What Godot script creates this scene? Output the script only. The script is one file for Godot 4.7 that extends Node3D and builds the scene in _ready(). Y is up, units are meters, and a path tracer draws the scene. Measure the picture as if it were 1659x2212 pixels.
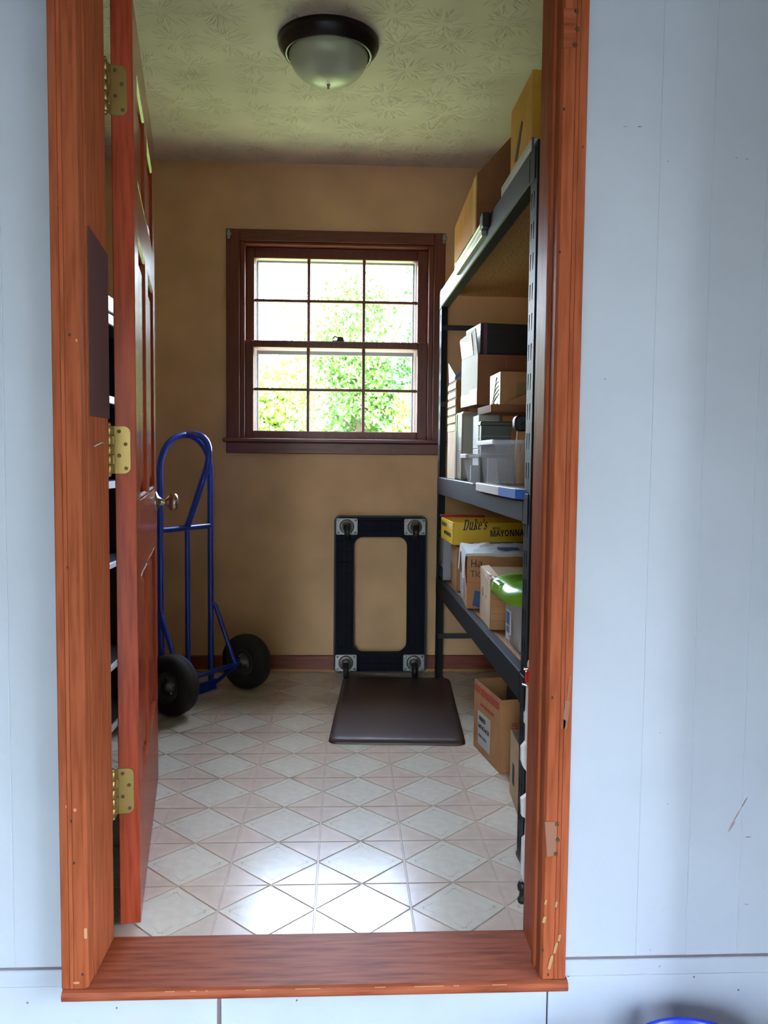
extends Node3D
# A small utility room seen from the garage through its open back door.
# x to the right, y up, z towards the camera; the room's vinyl floor is y = 0 and its back wall is z = -2.177.

var M := {}
var used := {}

# ---------------------------------------------------------------- naming and tagging
func numbered(n: String) -> String:
	used[n] = used.get(n, 0) + 1
	return n if used[n] == 1 else "%s_%03d" % [n, used[n] - 1]

func thing(n: String, label: String, cat: String, at := Vector3.ZERO, turn := 0.0, group := "") -> Node3D:
	var o := Node3D.new()
	o.name = numbered(n)
	o.position = at
	o.rotation_degrees.y = turn
	tag(o, label, cat, group)
	add_child(o)
	return o

func tag(o: Node, label: String, cat := "", group := "", kind := "") -> void:
	if label: o.set_meta("label", label)
	if cat: o.set_meta("category", cat)
	if group: o.set_meta("group", group)
	if kind: o.set_meta("kind", kind)

func place(mesh: Mesh, mat: Material, parent: Node3D, n: String, xf := Transform3D()) -> MeshInstance3D:
	var m := MeshInstance3D.new()
	m.mesh = mesh
	m.material_override = mat
	m.transform = xf
	if parent == self:
		m.name = numbered(n)
	else:
		var key := "%d/%s" % [parent.get_instance_id(), n]
		used[key] = used.get(key, 0) + 1
		m.name = n if used[key] == 1 else "%s_%03d" % [n, used[key] - 1]
	parent.add_child(m, true)
	return m

func part(parent: Node3D, n: String, st: SurfaceTool, mat: Material, xf := Transform3D()) -> MeshInstance3D:
	return place(done(st), mat, parent, n, xf)

func structure(n: String, label: String, st: SurfaceTool, mat: Material, cat := "") -> MeshInstance3D:
	var m := place(done(st), mat, self, n)
	tag(m, label, cat, "", "structure")
	return m

# ---------------------------------------------------------------- mesh building
func nb() -> SurfaceTool:
	var st := SurfaceTool.new()
	st.begin(Mesh.PRIMITIVE_TRIANGLES)
	st.set_smooth_group(-1)
	st.set_uv(Vector2.ZERO)
	return st

func done(st: SurfaceTool) -> ArrayMesh:
	st.generate_normals()
	return st.commit()

func tri(st: SurfaceTool, a: Vector3, b: Vector3, c: Vector3) -> void:   # counter-clockwise seen from outside
	st.add_vertex(a); st.add_vertex(c); st.add_vertex(b)

func quad(st: SurfaceTool, a: Vector3, b: Vector3, c: Vector3, d: Vector3) -> void:
	tri(st, a, b, c); tri(st, a, c, d)

func outward(st: SurfaceTool, pts: Array, mid: Vector3) -> void:         # a convex face turned away from mid
	var a: Vector3 = pts[0]
	var n: Vector3 = (pts[1] - a).cross(pts[2] - a)
	if n.dot(a - mid) < 0: pts.reverse()
	for i in range(1, pts.size() - 1): tri(st, pts[0], pts[i], pts[i + 1])

func box(st: SurfaceTool, c: Vector3, s: Vector3, b := 0.0, xf := Transform3D()) -> SurfaceTool:
	st.set_smooth_group(-1)
	var h := s / 2.0
	b = minf(b, minf(h.x, minf(h.y, h.z)) * 0.9)
	var mid := xf * c
	if b <= 0.0:
		for ax in 3:
			for sg in [-1.0, 1.0]:
				var u := (ax + 1) % 3
				var v := (ax + 2) % 3
				var p := []
				for k in [[-1, -1], [1, -1], [1, 1], [-1, 1]]:
					var q := Vector3.ZERO
					q[ax] = sg * h[ax]; q[u] = k[0] * h[u]; q[v] = k[1] * h[v]
					p.append(xf * (c + q))
				outward(st, p, mid)
		return st
	for ax in 3:
		var u := (ax + 1) % 3
		var v := (ax + 2) % 3
		for sg in [-1.0, 1.0]:
			var p := []
			for k in [[-1, -1], [1, -1], [1, 1], [-1, 1]]:
				var q := Vector3.ZERO
				q[ax] = sg * h[ax]; q[u] = k[0] * (h[u] - b); q[v] = k[1] * (h[v] - b)
				p.append(xf * (c + q))
			outward(st, p, mid)
		for su in [-1.0, 1.0]:
			for sv in [-1.0, 1.0]:
				var p := []
				for k in [[0, -1], [0, 1], [1, 1], [1, -1]]:
					var q := Vector3.ZERO
					q[ax] = k[1] * (h[ax] - b)
					q[u] = su * (h[u] - (b if k[0] == 1 else 0.0))
					q[v] = sv * (h[v] - (b if k[0] == 0 else 0.0))
					p.append(xf * (c + q))
				outward(st, p, mid)
	for sx in [-1.0, 1.0]:
		for sy in [-1.0, 1.0]:
			for sz in [-1.0, 1.0]:
				var p := []
				for k in 3:
					var q := Vector3(sx * (h.x - b), sy * (h.y - b), sz * (h.z - b))
					q[k] = [sx, sy, sz][k] * h[k]
					p.append(xf * (c + q))
				outward(st, p, mid)
	return st

func span(st: SurfaceTool, lo: Vector3, hi: Vector3, b := 0.0, xf := Transform3D()) -> SurfaceTool:
	return box(st, (lo + hi) / 2.0, (hi - lo).abs(), b, xf)

func inset(poly: PackedVector2Array, d: float) -> PackedVector2Array:     # a counter-clockwise outline moved inwards
	var out := PackedVector2Array()
	var n := poly.size()
	for i in n:
		var a := (poly[i] - poly[(i + n - 1) % n]).normalized()
		var b := (poly[(i + 1) % n] - poly[i]).normalized()
		var na := Vector2(-a.y, a.x)
		var nc := Vector2(-b.y, b.x)
		var m := (na + nc)
		if m.length() < 0.01: m = na
		m = m.normalized()
		out.append(poly[i] + m * d / maxf(0.35, m.dot(na)))
	return out

func prism(st: SurfaceTool, poly: PackedVector2Array, z0: float, z1: float, b := 0.0, xf := Transform3D(), uvs := 1.0) -> SurfaceTool:
	if Geometry2D.is_polygon_clockwise(poly) == false: pass
	var area := 0.0
	for i in poly.size(): area += poly[i].cross(poly[(i + 1) % poly.size()])
	if area < 0: poly.reverse()
	var rings := [[poly, z0], [poly, z1]]
	if b > 0.0: rings = [[inset(poly, b), z0], [poly, z0 + b], [poly, z1 - b], [inset(poly, b), z1]]
	var n := poly.size()
	st.set_smooth_group(-1)
	for r in rings.size() - 1:
		for i in n:
			var j := (i + 1) % n
			var lo: PackedVector2Array = rings[r][0]
			var hi: PackedVector2Array = rings[r + 1][0]
			st.set_uv(poly[i] / uvs + Vector2(0.5, 0.5))
			quad(st, xf * Vector3(lo[i].x, lo[i].y, rings[r][1]), xf * Vector3(lo[j].x, lo[j].y, rings[r][1]), xf * Vector3(hi[j].x, hi[j].y, rings[r + 1][1]), xf * Vector3(hi[i].x, hi[i].y, rings[r + 1][1]))
	for e in [0, rings.size() - 1]:
		var p: PackedVector2Array = rings[e][0]
		var z: float = rings[e][1]
		var t := Geometry2D.triangulate_polygon(p)
		for k in range(0, t.size(), 3):
			var q := [p[t[k]], p[t[k + 1]], p[t[k + 2]]]
			if (q[1] - q[0]).cross(q[2] - q[0]) < 0: q = [q[0], q[2], q[1]]
			if e == 0: q = [q[0], q[2], q[1]]
			for v in [q[0], q[2], q[1]]:
				st.set_uv(v / uvs + Vector2(0.5, 0.5))
				st.add_vertex(xf * Vector3(v.x, v.y, z))
	st.set_uv(Vector2.ZERO)
	return st

func rrect(w: float, h: float, r: float, n := 5, c := Vector2.ZERO) -> PackedVector2Array:
	var p := PackedVector2Array()
	for k in 4:
		var m := Vector2([1, -1, -1, 1][k] * (w / 2 - r), [1, 1, -1, -1][k] * (h / 2 - r))
		for i in n + 1:
			var a := PI / 2 * (k + float(i) / n)
			p.append(c + m + Vector2(cos(a), sin(a)) * r)
	return p

func ring_prism(st: SurfaceTool, outer: PackedVector2Array, inner: PackedVector2Array, z0: float, z1: float, xf := Transform3D()) -> SurfaceTool:
	# two outlines with the same number of points, both counter-clockwise
	st.set_smooth_group(-1)
	var n := outer.size()
	for i in n:
		var j := (i + 1) % n
		var o0 := Vector3(outer[i].x, outer[i].y, 0); var o1 := Vector3(outer[j].x, outer[j].y, 0)
		var i0 := Vector3(inner[i].x, inner[i].y, 0); var i1 := Vector3(inner[j].x, inner[j].y, 0)
		var a := Vector3(0, 0, z0); var b := Vector3(0, 0, z1)
		quad(st, xf * (o0 + a), xf * (o1 + a), xf * (o1 + b), xf * (o0 + b))
		quad(st, xf * (i1 + a), xf * (i0 + a), xf * (i0 + b), xf * (i1 + b))
		quad(st, xf * (o0 + b), xf * (o1 + b), xf * (i1 + b), xf * (i0 + b))
		quad(st, xf * (o1 + a), xf * (o0 + a), xf * (i0 + a), xf * (i1 + a))
	return st

func tube(st: SurfaceTool, pts: Array, r: float, n := 10, closed := false) -> SurfaceTool:
	var frames := []
	var up := Vector3.UP
	var cnt := pts.size()
	for i in cnt:
		var d: Vector3
		if closed: d = pts[(i + 1) % cnt] - pts[(i + cnt - 1) % cnt]
		else: d = pts[mini(i + 1, cnt - 1)] - pts[maxi(i - 1, 0)]
		d = d.normalized()
		if i == 0: up = Vector3.UP if absf(d.y) < 0.9 else Vector3(1, 0, 0)
		var s := d.cross(up).normalized()
		up = s.cross(d).normalized()
		frames.append([pts[i], s, up, d])
	st.set_smooth_group(1)
	var last := cnt if closed else cnt - 1
	for i in last:
		var f: Array = frames[i]
		var g: Array = frames[(i + 1) % cnt]
		for k in n:
			var a := TAU * k / n
			var b := TAU * (k + 1) / n
			quad(st, f[0] + (f[1] * cos(a) + f[2] * sin(a)) * r, f[0] + (f[1] * cos(b) + f[2] * sin(b)) * r, g[0] + (g[1] * cos(b) + g[2] * sin(b)) * r, g[0] + (g[1] * cos(a) + g[2] * sin(a)) * r)
	st.set_smooth_group(-1)
	if not closed:
		for e in [0, cnt - 1]:
			var f: Array = frames[e]
			var p := []
			for k in n:
				var a := TAU * k / n
				p.append(f[0] + (f[1] * cos(a) + f[2] * sin(a)) * r)
			outward(st, p, f[0] + f[3] * (0.01 if e == 0 else -0.01))
	return st

func lathe(st: SurfaceTool, prof: Array, n := 24, xf := Transform3D()) -> SurfaceTool:
	# profile of (radius, height) from bottom to top along the outside; turned about y
	st.set_smooth_group(2)
	for i in prof.size() - 1:
		var p: Vector2 = prof[i]
		var q: Vector2 = prof[i + 1]
		if p.is_equal_approx(q):
			continue
		for k in n:
			var a := -TAU * k / n
			var b := -TAU * (k + 1) / n
			var A := Vector3(cos(a), 0, sin(a))
			var B := Vector3(cos(b), 0, sin(b))
			var y := Vector3.UP
			if p.x < 1e-6: tri(st, xf * (y * p.y), xf * (B * q.x + y * q.y), xf * (A * q.x + y * q.y))
			elif q.x < 1e-6: tri(st, xf * (A * p.x + y * p.y), xf * (B * p.x + y * p.y), xf * (y * q.y))
			else: quad(st, xf * (A * p.x + y * p.y), xf * (B * p.x + y * p.y), xf * (B * q.x + y * q.y), xf * (A * q.x + y * q.y))
	st.set_smooth_group(-1)
	return st

func bez(a: Vector3, b: Vector3, c: Vector3, d: Vector3, n := 8) -> Array:
	var out := []
	for i in n + 1: out.append(a.bezier_interpolate(b, c, d, float(i) / n))
	return out

func turned(at: Vector3, axis: Vector3, degrees: float) -> Transform3D:
	return Transform3D(Basis(axis, deg_to_rad(degrees)), at)

func words(parent: Node3D, n: String, text: String, size: float, mat: Material, xf: Transform3D, font := "Droid Sans", weight := 400, italic := false, squeeze := 1.0) -> void:
	var f := SystemFont.new()
	f.font_names = PackedStringArray([font])
	f.font_weight = weight
	f.font_italic = italic
	var bold := FontVariation.new()
	bold.base_font = f
	var t := TextMesh.new()
	t.font = bold
	t.text = text
	t.font_size = 32
	t.pixel_size = size / 23.0
	t.depth = 0.0008
	t.horizontal_alignment = HORIZONTAL_ALIGNMENT_LEFT
	t.vertical_alignment = VERTICAL_ALIGNMENT_BOTTOM
	place(t, mat, parent, n, xf * Transform3D(Basis.from_scale(Vector3(squeeze, 1, 1)), Vector3.ZERO))

# ---------------------------------------------------------------- materials
func col(r: int, g: int, b: int) -> Color:
	return Color(r / 255.0, g / 255.0, b / 255.0)

func mat(n: String, c: Color, rough := 0.7, metal := 0.0) -> StandardMaterial3D:
	var m := StandardMaterial3D.new()
	m.resource_name = n
	m.albedo_color = c
	m.roughness = rough
	m.metallic = metal
	M[n] = m
	return m

func ramp(stops: Array) -> Gradient:
	var g := Gradient.new()
	var o := PackedFloat32Array()
	var c := PackedColorArray()
	for s in stops:
		o.append(s[0]); c.append(s[1])
	g.offsets = o
	g.colors = c
	return g

func noise_tex(freq: float, octaves: int, stops: Array, sd: int, px := 512, kind := FastNoiseLite.TYPE_SIMPLEX_SMOOTH) -> NoiseTexture2D:
	var f := FastNoiseLite.new()
	f.noise_type = kind
	f.frequency = freq
	f.fractal_octaves = octaves
	f.seed = sd
	var t := NoiseTexture2D.new()
	t.width = px
	t.height = px
	t.seamless = true
	t.noise = f
	if stops: t.color_ramp = ramp(stops)
	return t

func grained(m: StandardMaterial3D, tex: Texture2D, scale: Vector3) -> StandardMaterial3D:
	m.albedo_texture = tex
	m.uv1_triplanar = true
	m.uv1_scale = scale
	m.uv1_triplanar_sharpness = 4.0
	return m

func bumped(m: StandardMaterial3D, tex: Texture2D, height: float) -> StandardMaterial3D:
	m.heightmap_enabled = true
	m.heightmap_texture = tex
	m.heightmap_scale = height
	return m

func stomp_image() -> Image:
	# the crow's-foot brush texture of the ceiling: bursts of short radial ridges
	var px := 1024
	var im := Image.create(px, px, false, Image.FORMAT_RGB8)
	im.fill(Color(0.5, 0.5, 0.5))
	var rng := RandomNumberGenerator.new()
	rng.seed = 11
	var cells := 6
	for gx in cells:
		for gy in cells:
			var c := Vector2(gx + 0.5 + rng.randf_range(-0.28, 0.28), gy + 0.5 + rng.randf_range(-0.28, 0.28)) * px / cells
			for k in 88:
				var a := rng.randf() * TAU
				var r0 := rng.randf_range(8, 60)
				var len := rng.randf_range(18, 52)
				var v := 0.5 + rng.randf_range(0.2, 0.5) * (1.0 if rng.randf() < 0.72 else -1.0)
				var bend := rng.randf_range(-0.25, 0.25)
				for s in int(len):
					var q := c + Vector2(cos(a + bend * s / len), sin(a + bend * s / len)) * (r0 + s)
					var taper := 1.0 - absf(s / len * 2.0 - 1.0)
					for o in [Vector2i(0, 0), Vector2i(1, 0), Vector2i(0, 1), Vector2i(1, 1)]:
						var X := posmod(int(q.x) + o.x, px)
						var Y := posmod(int(q.y) + o.y, px)
						var w := 0.5 + (v - 0.5) * taper
						im.set_pixel(X, Y, Color(w, w, w))
	return im

func print_image() -> Image:
	# the vinyl's white diamond: a faint grey marbling and a small printed sprig in each of its four corners
	var px := 512
	var im := Image.create(px, px, false, Image.FORMAT_RGB8)
	var f := FastNoiseLite.new()
	f.frequency = 0.012
	f.fractal_octaves = 4
	f.seed = 5
	for y in px:
		for x in px:
			var v := 0.965 + 0.035 * f.get_noise_2d(x, y)
			im.set_pixel(x, y, Color(v, v, v))
	var rng := RandomNumberGenerator.new()
	rng.seed = 3
	for k in 4:
		var d := Vector2(1, 0).rotated(PI / 2 * k)
		var s := Vector2(-d.y, d.x)
		var c := Vector2(px / 2.0, px / 2.0)
		for i in 2:
			for n in 60:   # two small flowers by the corner
				var q := c + d * (px * 0.372) + s * (i * 2 - 1) * 8.0 + Vector2.from_angle(rng.randf() * TAU) * rng.randf_range(2.0, 7.0)
				im.set_pixel(int(q.x), int(q.y), Color(0.60, 0.52, 0.50))
		for i in 2:
			for n in 130:  # leaf sprays towards the middle
				var t := rng.randf()
				var q := c + d * (px * (0.36 - 0.10 * t)) + s * (i * 2 - 1) * (8.0 + 42.0 * t) + Vector2(rng.randf_range(-4, 4), rng.randf_range(-4, 4))
				im.set_pixel(int(q.x), int(q.y), Color(0.66, 0.69, 0.66) if rng.randf() < 0.7 else Color(0.72, 0.66, 0.63))
	return im

func make_materials() -> void:
	var g := func(v: float) -> Color: return Color(v, v, v)
	var streaks := noise_tex(0.012, 5, [[0.0, Color(0.80, 0.75, 0.70)], [0.35, Color(0.90, 0.88, 0.86)], [0.6, Color(0.97, 0.96, 0.95)], [1.0, Color(1, 1, 1)]], 21)
	var streaks_worn := noise_tex(0.012, 5, [[0.0, Color(0.72, 0.66, 0.62)], [0.35, Color(0.88, 0.85, 0.83)], [0.62, Color(0.97, 0.97, 0.96)], [0.74, Color(1, 1, 1)], [0.8, Color(1.0, 1.0, 1.0)]], 8)
	var soft := noise_tex(0.01, 3, [[0.0, g.call(0.90)], [1.0, g.call(1.0)]], 2, 256)
	var faint := noise_tex(0.01, 3, [[0.0, g.call(0.965)], [1.0, g.call(1.0)]], 2, 256)
	var fine := noise_tex(0.12, 3, [], 4, 512)
	var fine_col := noise_tex(0.2, 2, [[0.0, g.call(0.80)], [1.0, g.call(1.0)]], 9, 256)
	var chips := noise_tex(0.05, 4, [[0.0, Color(0.55, 0.45, 0.33)], [0.45, Color(0.80, 0.70, 0.55)], [1.0, Color(0.98, 0.92, 0.80)]], 14, 256)
	# exterior wood
	bumped(grained(mat("casing_wood", col(164, 88, 56), 0.5), streaks, Vector3(9, 0.7, 9)), streaks, 0.04)
	M.casing_wood.metallic_specular = 0.15
	bumped(grained(mat("casing_wood_across", col(158, 84, 56), 0.45), streaks_worn, Vector3(0.8, 9, 9)), streaks, 0.05)
	M.casing_wood_across.metallic_specular = 0.22
	bumped(grained(mat("door_wood", col(152, 66, 42), 0.22), streaks, Vector3(9, 0.7, 9)), streaks, 0.01)
	M.door_wood.metallic_specular = 0.28
	bumped(grained(mat("door_wood_across", col(152, 66, 42), 0.22), streaks, Vector3(0.7, 9, 9)), streaks, 0.01)
	M.door_wood_across.metallic_specular = 0.28
	grained(mat("window_wood", col(112, 54, 38), 0.4), streaks, Vector3(9, 0.8, 9))
	grained(mat("window_wood_across", col(112, 54, 38), 0.4), streaks, Vector3(0.8, 9, 9))
	grained(mat("baseboard_wood", col(126, 58, 34), 0.45), streaks, Vector3(0.8, 9, 9))
	mat("bare_wood", col(196, 140, 96), 0.8)
	mat("chip_tan", col(170, 130, 86), 0.8)
	mat("dark_patch", col(78, 46, 44), 0.85)
	mat("plate_brown", col(140, 92, 68), 0.55)
	# walls
	grained(mat("siding_paint", col(184, 192, 201), 0.6), faint, Vector3(1.2, 1.2, 1.2))
	mat("siding_gap", col(126, 108, 112), 0.9)
	mat("siding_joint", col(178, 186, 195), 0.6)
	mat("crack_dark", col(52, 40, 40), 0.95)
	mat("scuff", col(126, 110, 112), 0.9)
	mat("scuff_red", col(148, 104, 100), 0.9)
	bumped(grained(mat("room_paint", col(224, 181, 134), 0.75), soft, Vector3(1, 1, 1)), fine, 0.02)
	var st := ImageTexture.create_from_image(stomp_image())
	var stomp := mat("ceiling_paint", col(216, 210, 192), 0.9)
	bumped(grained(stomp, soft, Vector3(0.9, 0.9, 0.9)), st, 0.75)
	stomp.uv1_world_triplanar = true
	# floor
	var vin := mat("vinyl_white", col(220, 211, 192), 0.2)
	vin.albedo_texture = ImageTexture.create_from_image(print_image())
	mat("vinyl_pink", col(218, 198, 178), 0.22)
	mat("vinyl_groove", col(196, 174, 150), 0.3)
	bumped(vin, fine, 0.012)
	bumped(M.vinyl_pink, fine, 0.012)
	for n in ["vinyl_pink", "vinyl_groove"]: grained(M[n], soft, Vector3(4, 4, 4))
	mat("garage_board", col(128, 118, 106), 0.9)
	mat("asphalt", col(88, 87, 85), 0.95)
	mat("concrete", col(120, 117, 112), 0.9)
	grained(M.concrete, fine_col, Vector3(2, 2, 2))
	mat("grass", col(136, 142, 84), 1.0)
	grained(M.grass, fine_col, Vector3(1.5, 1.5, 1.5))
	# metals and plastics
	mat("brass", col(150, 126, 74), 0.42, 0.85)
	mat("brass_dark", col(96, 74, 44), 0.5, 0.7)
	mat("nickel", col(178, 170, 158), 0.25, 1.0)
	mat("steel", col(168, 170, 170), 0.38, 0.9)
	mat("zinc", col(118, 119, 116), 0.45, 0.85)
	mat("chrome", col(210, 210, 214), 0.12, 1.0)
	mat("blue_paint", col(18, 60, 168), 0.28)
	M.blue_paint.clearcoat_enabled = true
	M.blue_paint.clearcoat = 0.6
	M.blue_paint.clearcoat_roughness = 0.15
	mat("rubber", col(34, 33, 32), 0.75)
	mat("rubber_black", col(18, 18, 18), 0.5)
	mat("dolly_plastic", col(8, 14, 26), 0.6)
	M.dolly_plastic.metallic_specular = 0.25
	mat("dolly_edge", col(14, 16, 20), 0.55)
	mat("mat_foam", col(62, 43, 37), 0.45)
	mat("rack_black", col(30, 33, 35), 0.55)
	M.rack_black.metallic_specular = 0.25
	mat("rack_dark", col(22, 24, 26), 0.5)
	grained(mat("particle_board", col(178, 142, 98), 0.85), chips, Vector3(6, 6, 6))
	mat("bronze_dark", col(30, 24, 24), 0.35, 0.4)
	mat("shelf_black", col(20, 20, 22), 0.6)
	mat("shelf_edge", col(200, 204, 206), 0.4)
	mat("bucket_blue", col(20, 52, 190), 0.35)
	mat("vinyl_frame", col(226, 228, 224), 0.5)
	mat("frame_grey", col(118, 128, 128), 0.5)
	# cardboard and packaging
	for c in [["kraft", 178, 128, 82], ["kraft_dark", 142, 92, 58], ["kraft_light", 200, 156, 104], ["kraft_pale", 184, 156, 114], ["kraft_orange", 204, 148, 44]]:
		grained(mat(c[0], col(c[1], c[2], c[3]), 0.85), soft, Vector3(3, 3, 3))
	grained(mat("wood_print", col(190, 120, 48), 0.7), streaks, Vector3(7, 0.9, 7))
	mat("box_yellow", col(226, 184, 26), 0.5)
	mat("box_cream", col(148, 136, 88), 0.6)
	mat("print_black", col(34, 30, 26), 0.7)
	mat("print_red", col(172, 48, 44), 0.7)
	mat("print_blue", col(44, 70, 128), 0.6)
	mat("print_grey", col(74, 74, 86), 0.7)
	mat("print_dark", col(36, 38, 50), 0.7)
	mat("paper_white", col(184, 184, 176), 0.6)
	mat("paper_grey", col(150, 152, 156), 0.6)
	mat("pack_silver", col(142, 140, 126), 0.3)
	mat("tape_clear", col(168, 150, 114), 0.2)
	mat("tape_brown", col(150, 118, 72), 0.2)
	mat("plum", col(96, 56, 72), 0.6)
	mat("red", col(196, 26, 24), 0.35)
	mat("lime", col(112, 168, 40), 0.3)
	mat("green_dark", col(52, 62, 50), 0.45)
	mat("black_box", col(20, 18, 20), 0.5)
	mat("white_plastic", col(222, 222, 216), 0.4)
	mat("tape_blue", col(28, 104, 190), 0.5)
	mat("bristle", col(188, 140, 92), 0.8)
	var tubm := mat("frosted", Color(0.82, 0.83, 0.82, 0.72), 0.35)
	tubm.transparency = BaseMaterial3D.TRANSPARENCY_ALPHA
	var clr := mat("clear_plastic", Color(0.84, 0.85, 0.88, 0.26), 0.3)
	clr.transparency = BaseMaterial3D.TRANSPARENCY_ALPHA
	var gl := mat("pane_glass", Color(0.95, 0.97, 0.97, 0.05), 0.02)
	gl.transparency = BaseMaterial3D.TRANSPARENCY_ALPHA
	var dome := mat("dome_glass", Color(0.86, 0.90, 0.78, 0.62), 0.3)  # green tint stands in for foliage light reflected on the dome
	dome.transparency = BaseMaterial3D.TRANSPARENCY_ALPHA
	mat("bulb_white", col(232, 230, 222), 0.4)
	# plants
	for c in [["leaf_light", 126, 160, 58], ["leaf_mid", 92, 134, 52], ["leaf_dark", 66, 108, 52]]:
		var m := mat(c[0], col(c[1], c[2], c[3]), 0.6)
		m.backlight = Color(0.35, 0.5, 0.14)
		m.cull_mode = BaseMaterial3D.CULL_DISABLED
	mat("bark", col(96, 82, 66), 0.95)

# ---------------------------------------------------------------- the scene
func _ready() -> void:
	# camera
	var cam := Camera3D.new()
	cam.name = "camera"
	cam.position = Vector3(0.2937, 1.0641, 1.8685)
	cam.rotation = Vector3(-0.0641, -0.0477, 0.0101)
	cam.fov = 64.31
	cam.near = 0.05
	cam.far = 200.0
	add_child(cam)
	cam.current = true
	# sky and exposure
	var sky_mat := ProceduralSkyMaterial.new()
	sky_mat.sky_top_color = Color(0.80, 0.88, 1.0)
	sky_mat.sky_horizon_color = Color(0.96, 0.98, 1.0)
	sky_mat.ground_horizon_color = Color(0.55, 0.58, 0.5)
	sky_mat.ground_bottom_color = Color(0.3, 0.33, 0.25)
	sky_mat.sky_energy_multiplier = 6.0
	var sky := Sky.new()
	sky.sky_material = sky_mat
	var env := Environment.new()
	env.background_mode = Environment.BG_SKY
	env.sky = sky
	env.tonemap_mode = Environment.TONE_MAPPER_LINEAR
	env.tonemap_exposure = 1.0
	env.sdfgi_enabled = true
	env.ssao_enabled = true
	env.ssil_enabled = true
	var we := WorldEnvironment.new()
	we.name = "environment"
	we.environment = env
	add_child(we)
	# sun, high over the garage side of the house
	var sun := DirectionalLight3D.new()
	sun.name = "sun"
	sun.light_color = Color(1.0, 0.95, 0.86)
	sun.light_energy = 9.0
	sun.light_angular_distance = 0.6
	sun.shadow_enabled = true
	sun.rotation_degrees = Vector3(-63, 16, 0)
	add_child(sun)

	make_materials()
	build_outside()
	build_garage()
	build_room()
	build_floor()
	build_front_wall()
	build_door_frame()
	build_window()
	build_door()
	build_ceiling_light()
	build_rack()
	build_hand_truck()
	build_platform_dolly()
	build_mat()
	build_back_shelf()
	build_top_shelf()
	build_middle_shelf()
	build_lower_shelf()
	build_floor_boxes()
	build_small_things()
	build_unseen_cabinet()

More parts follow.
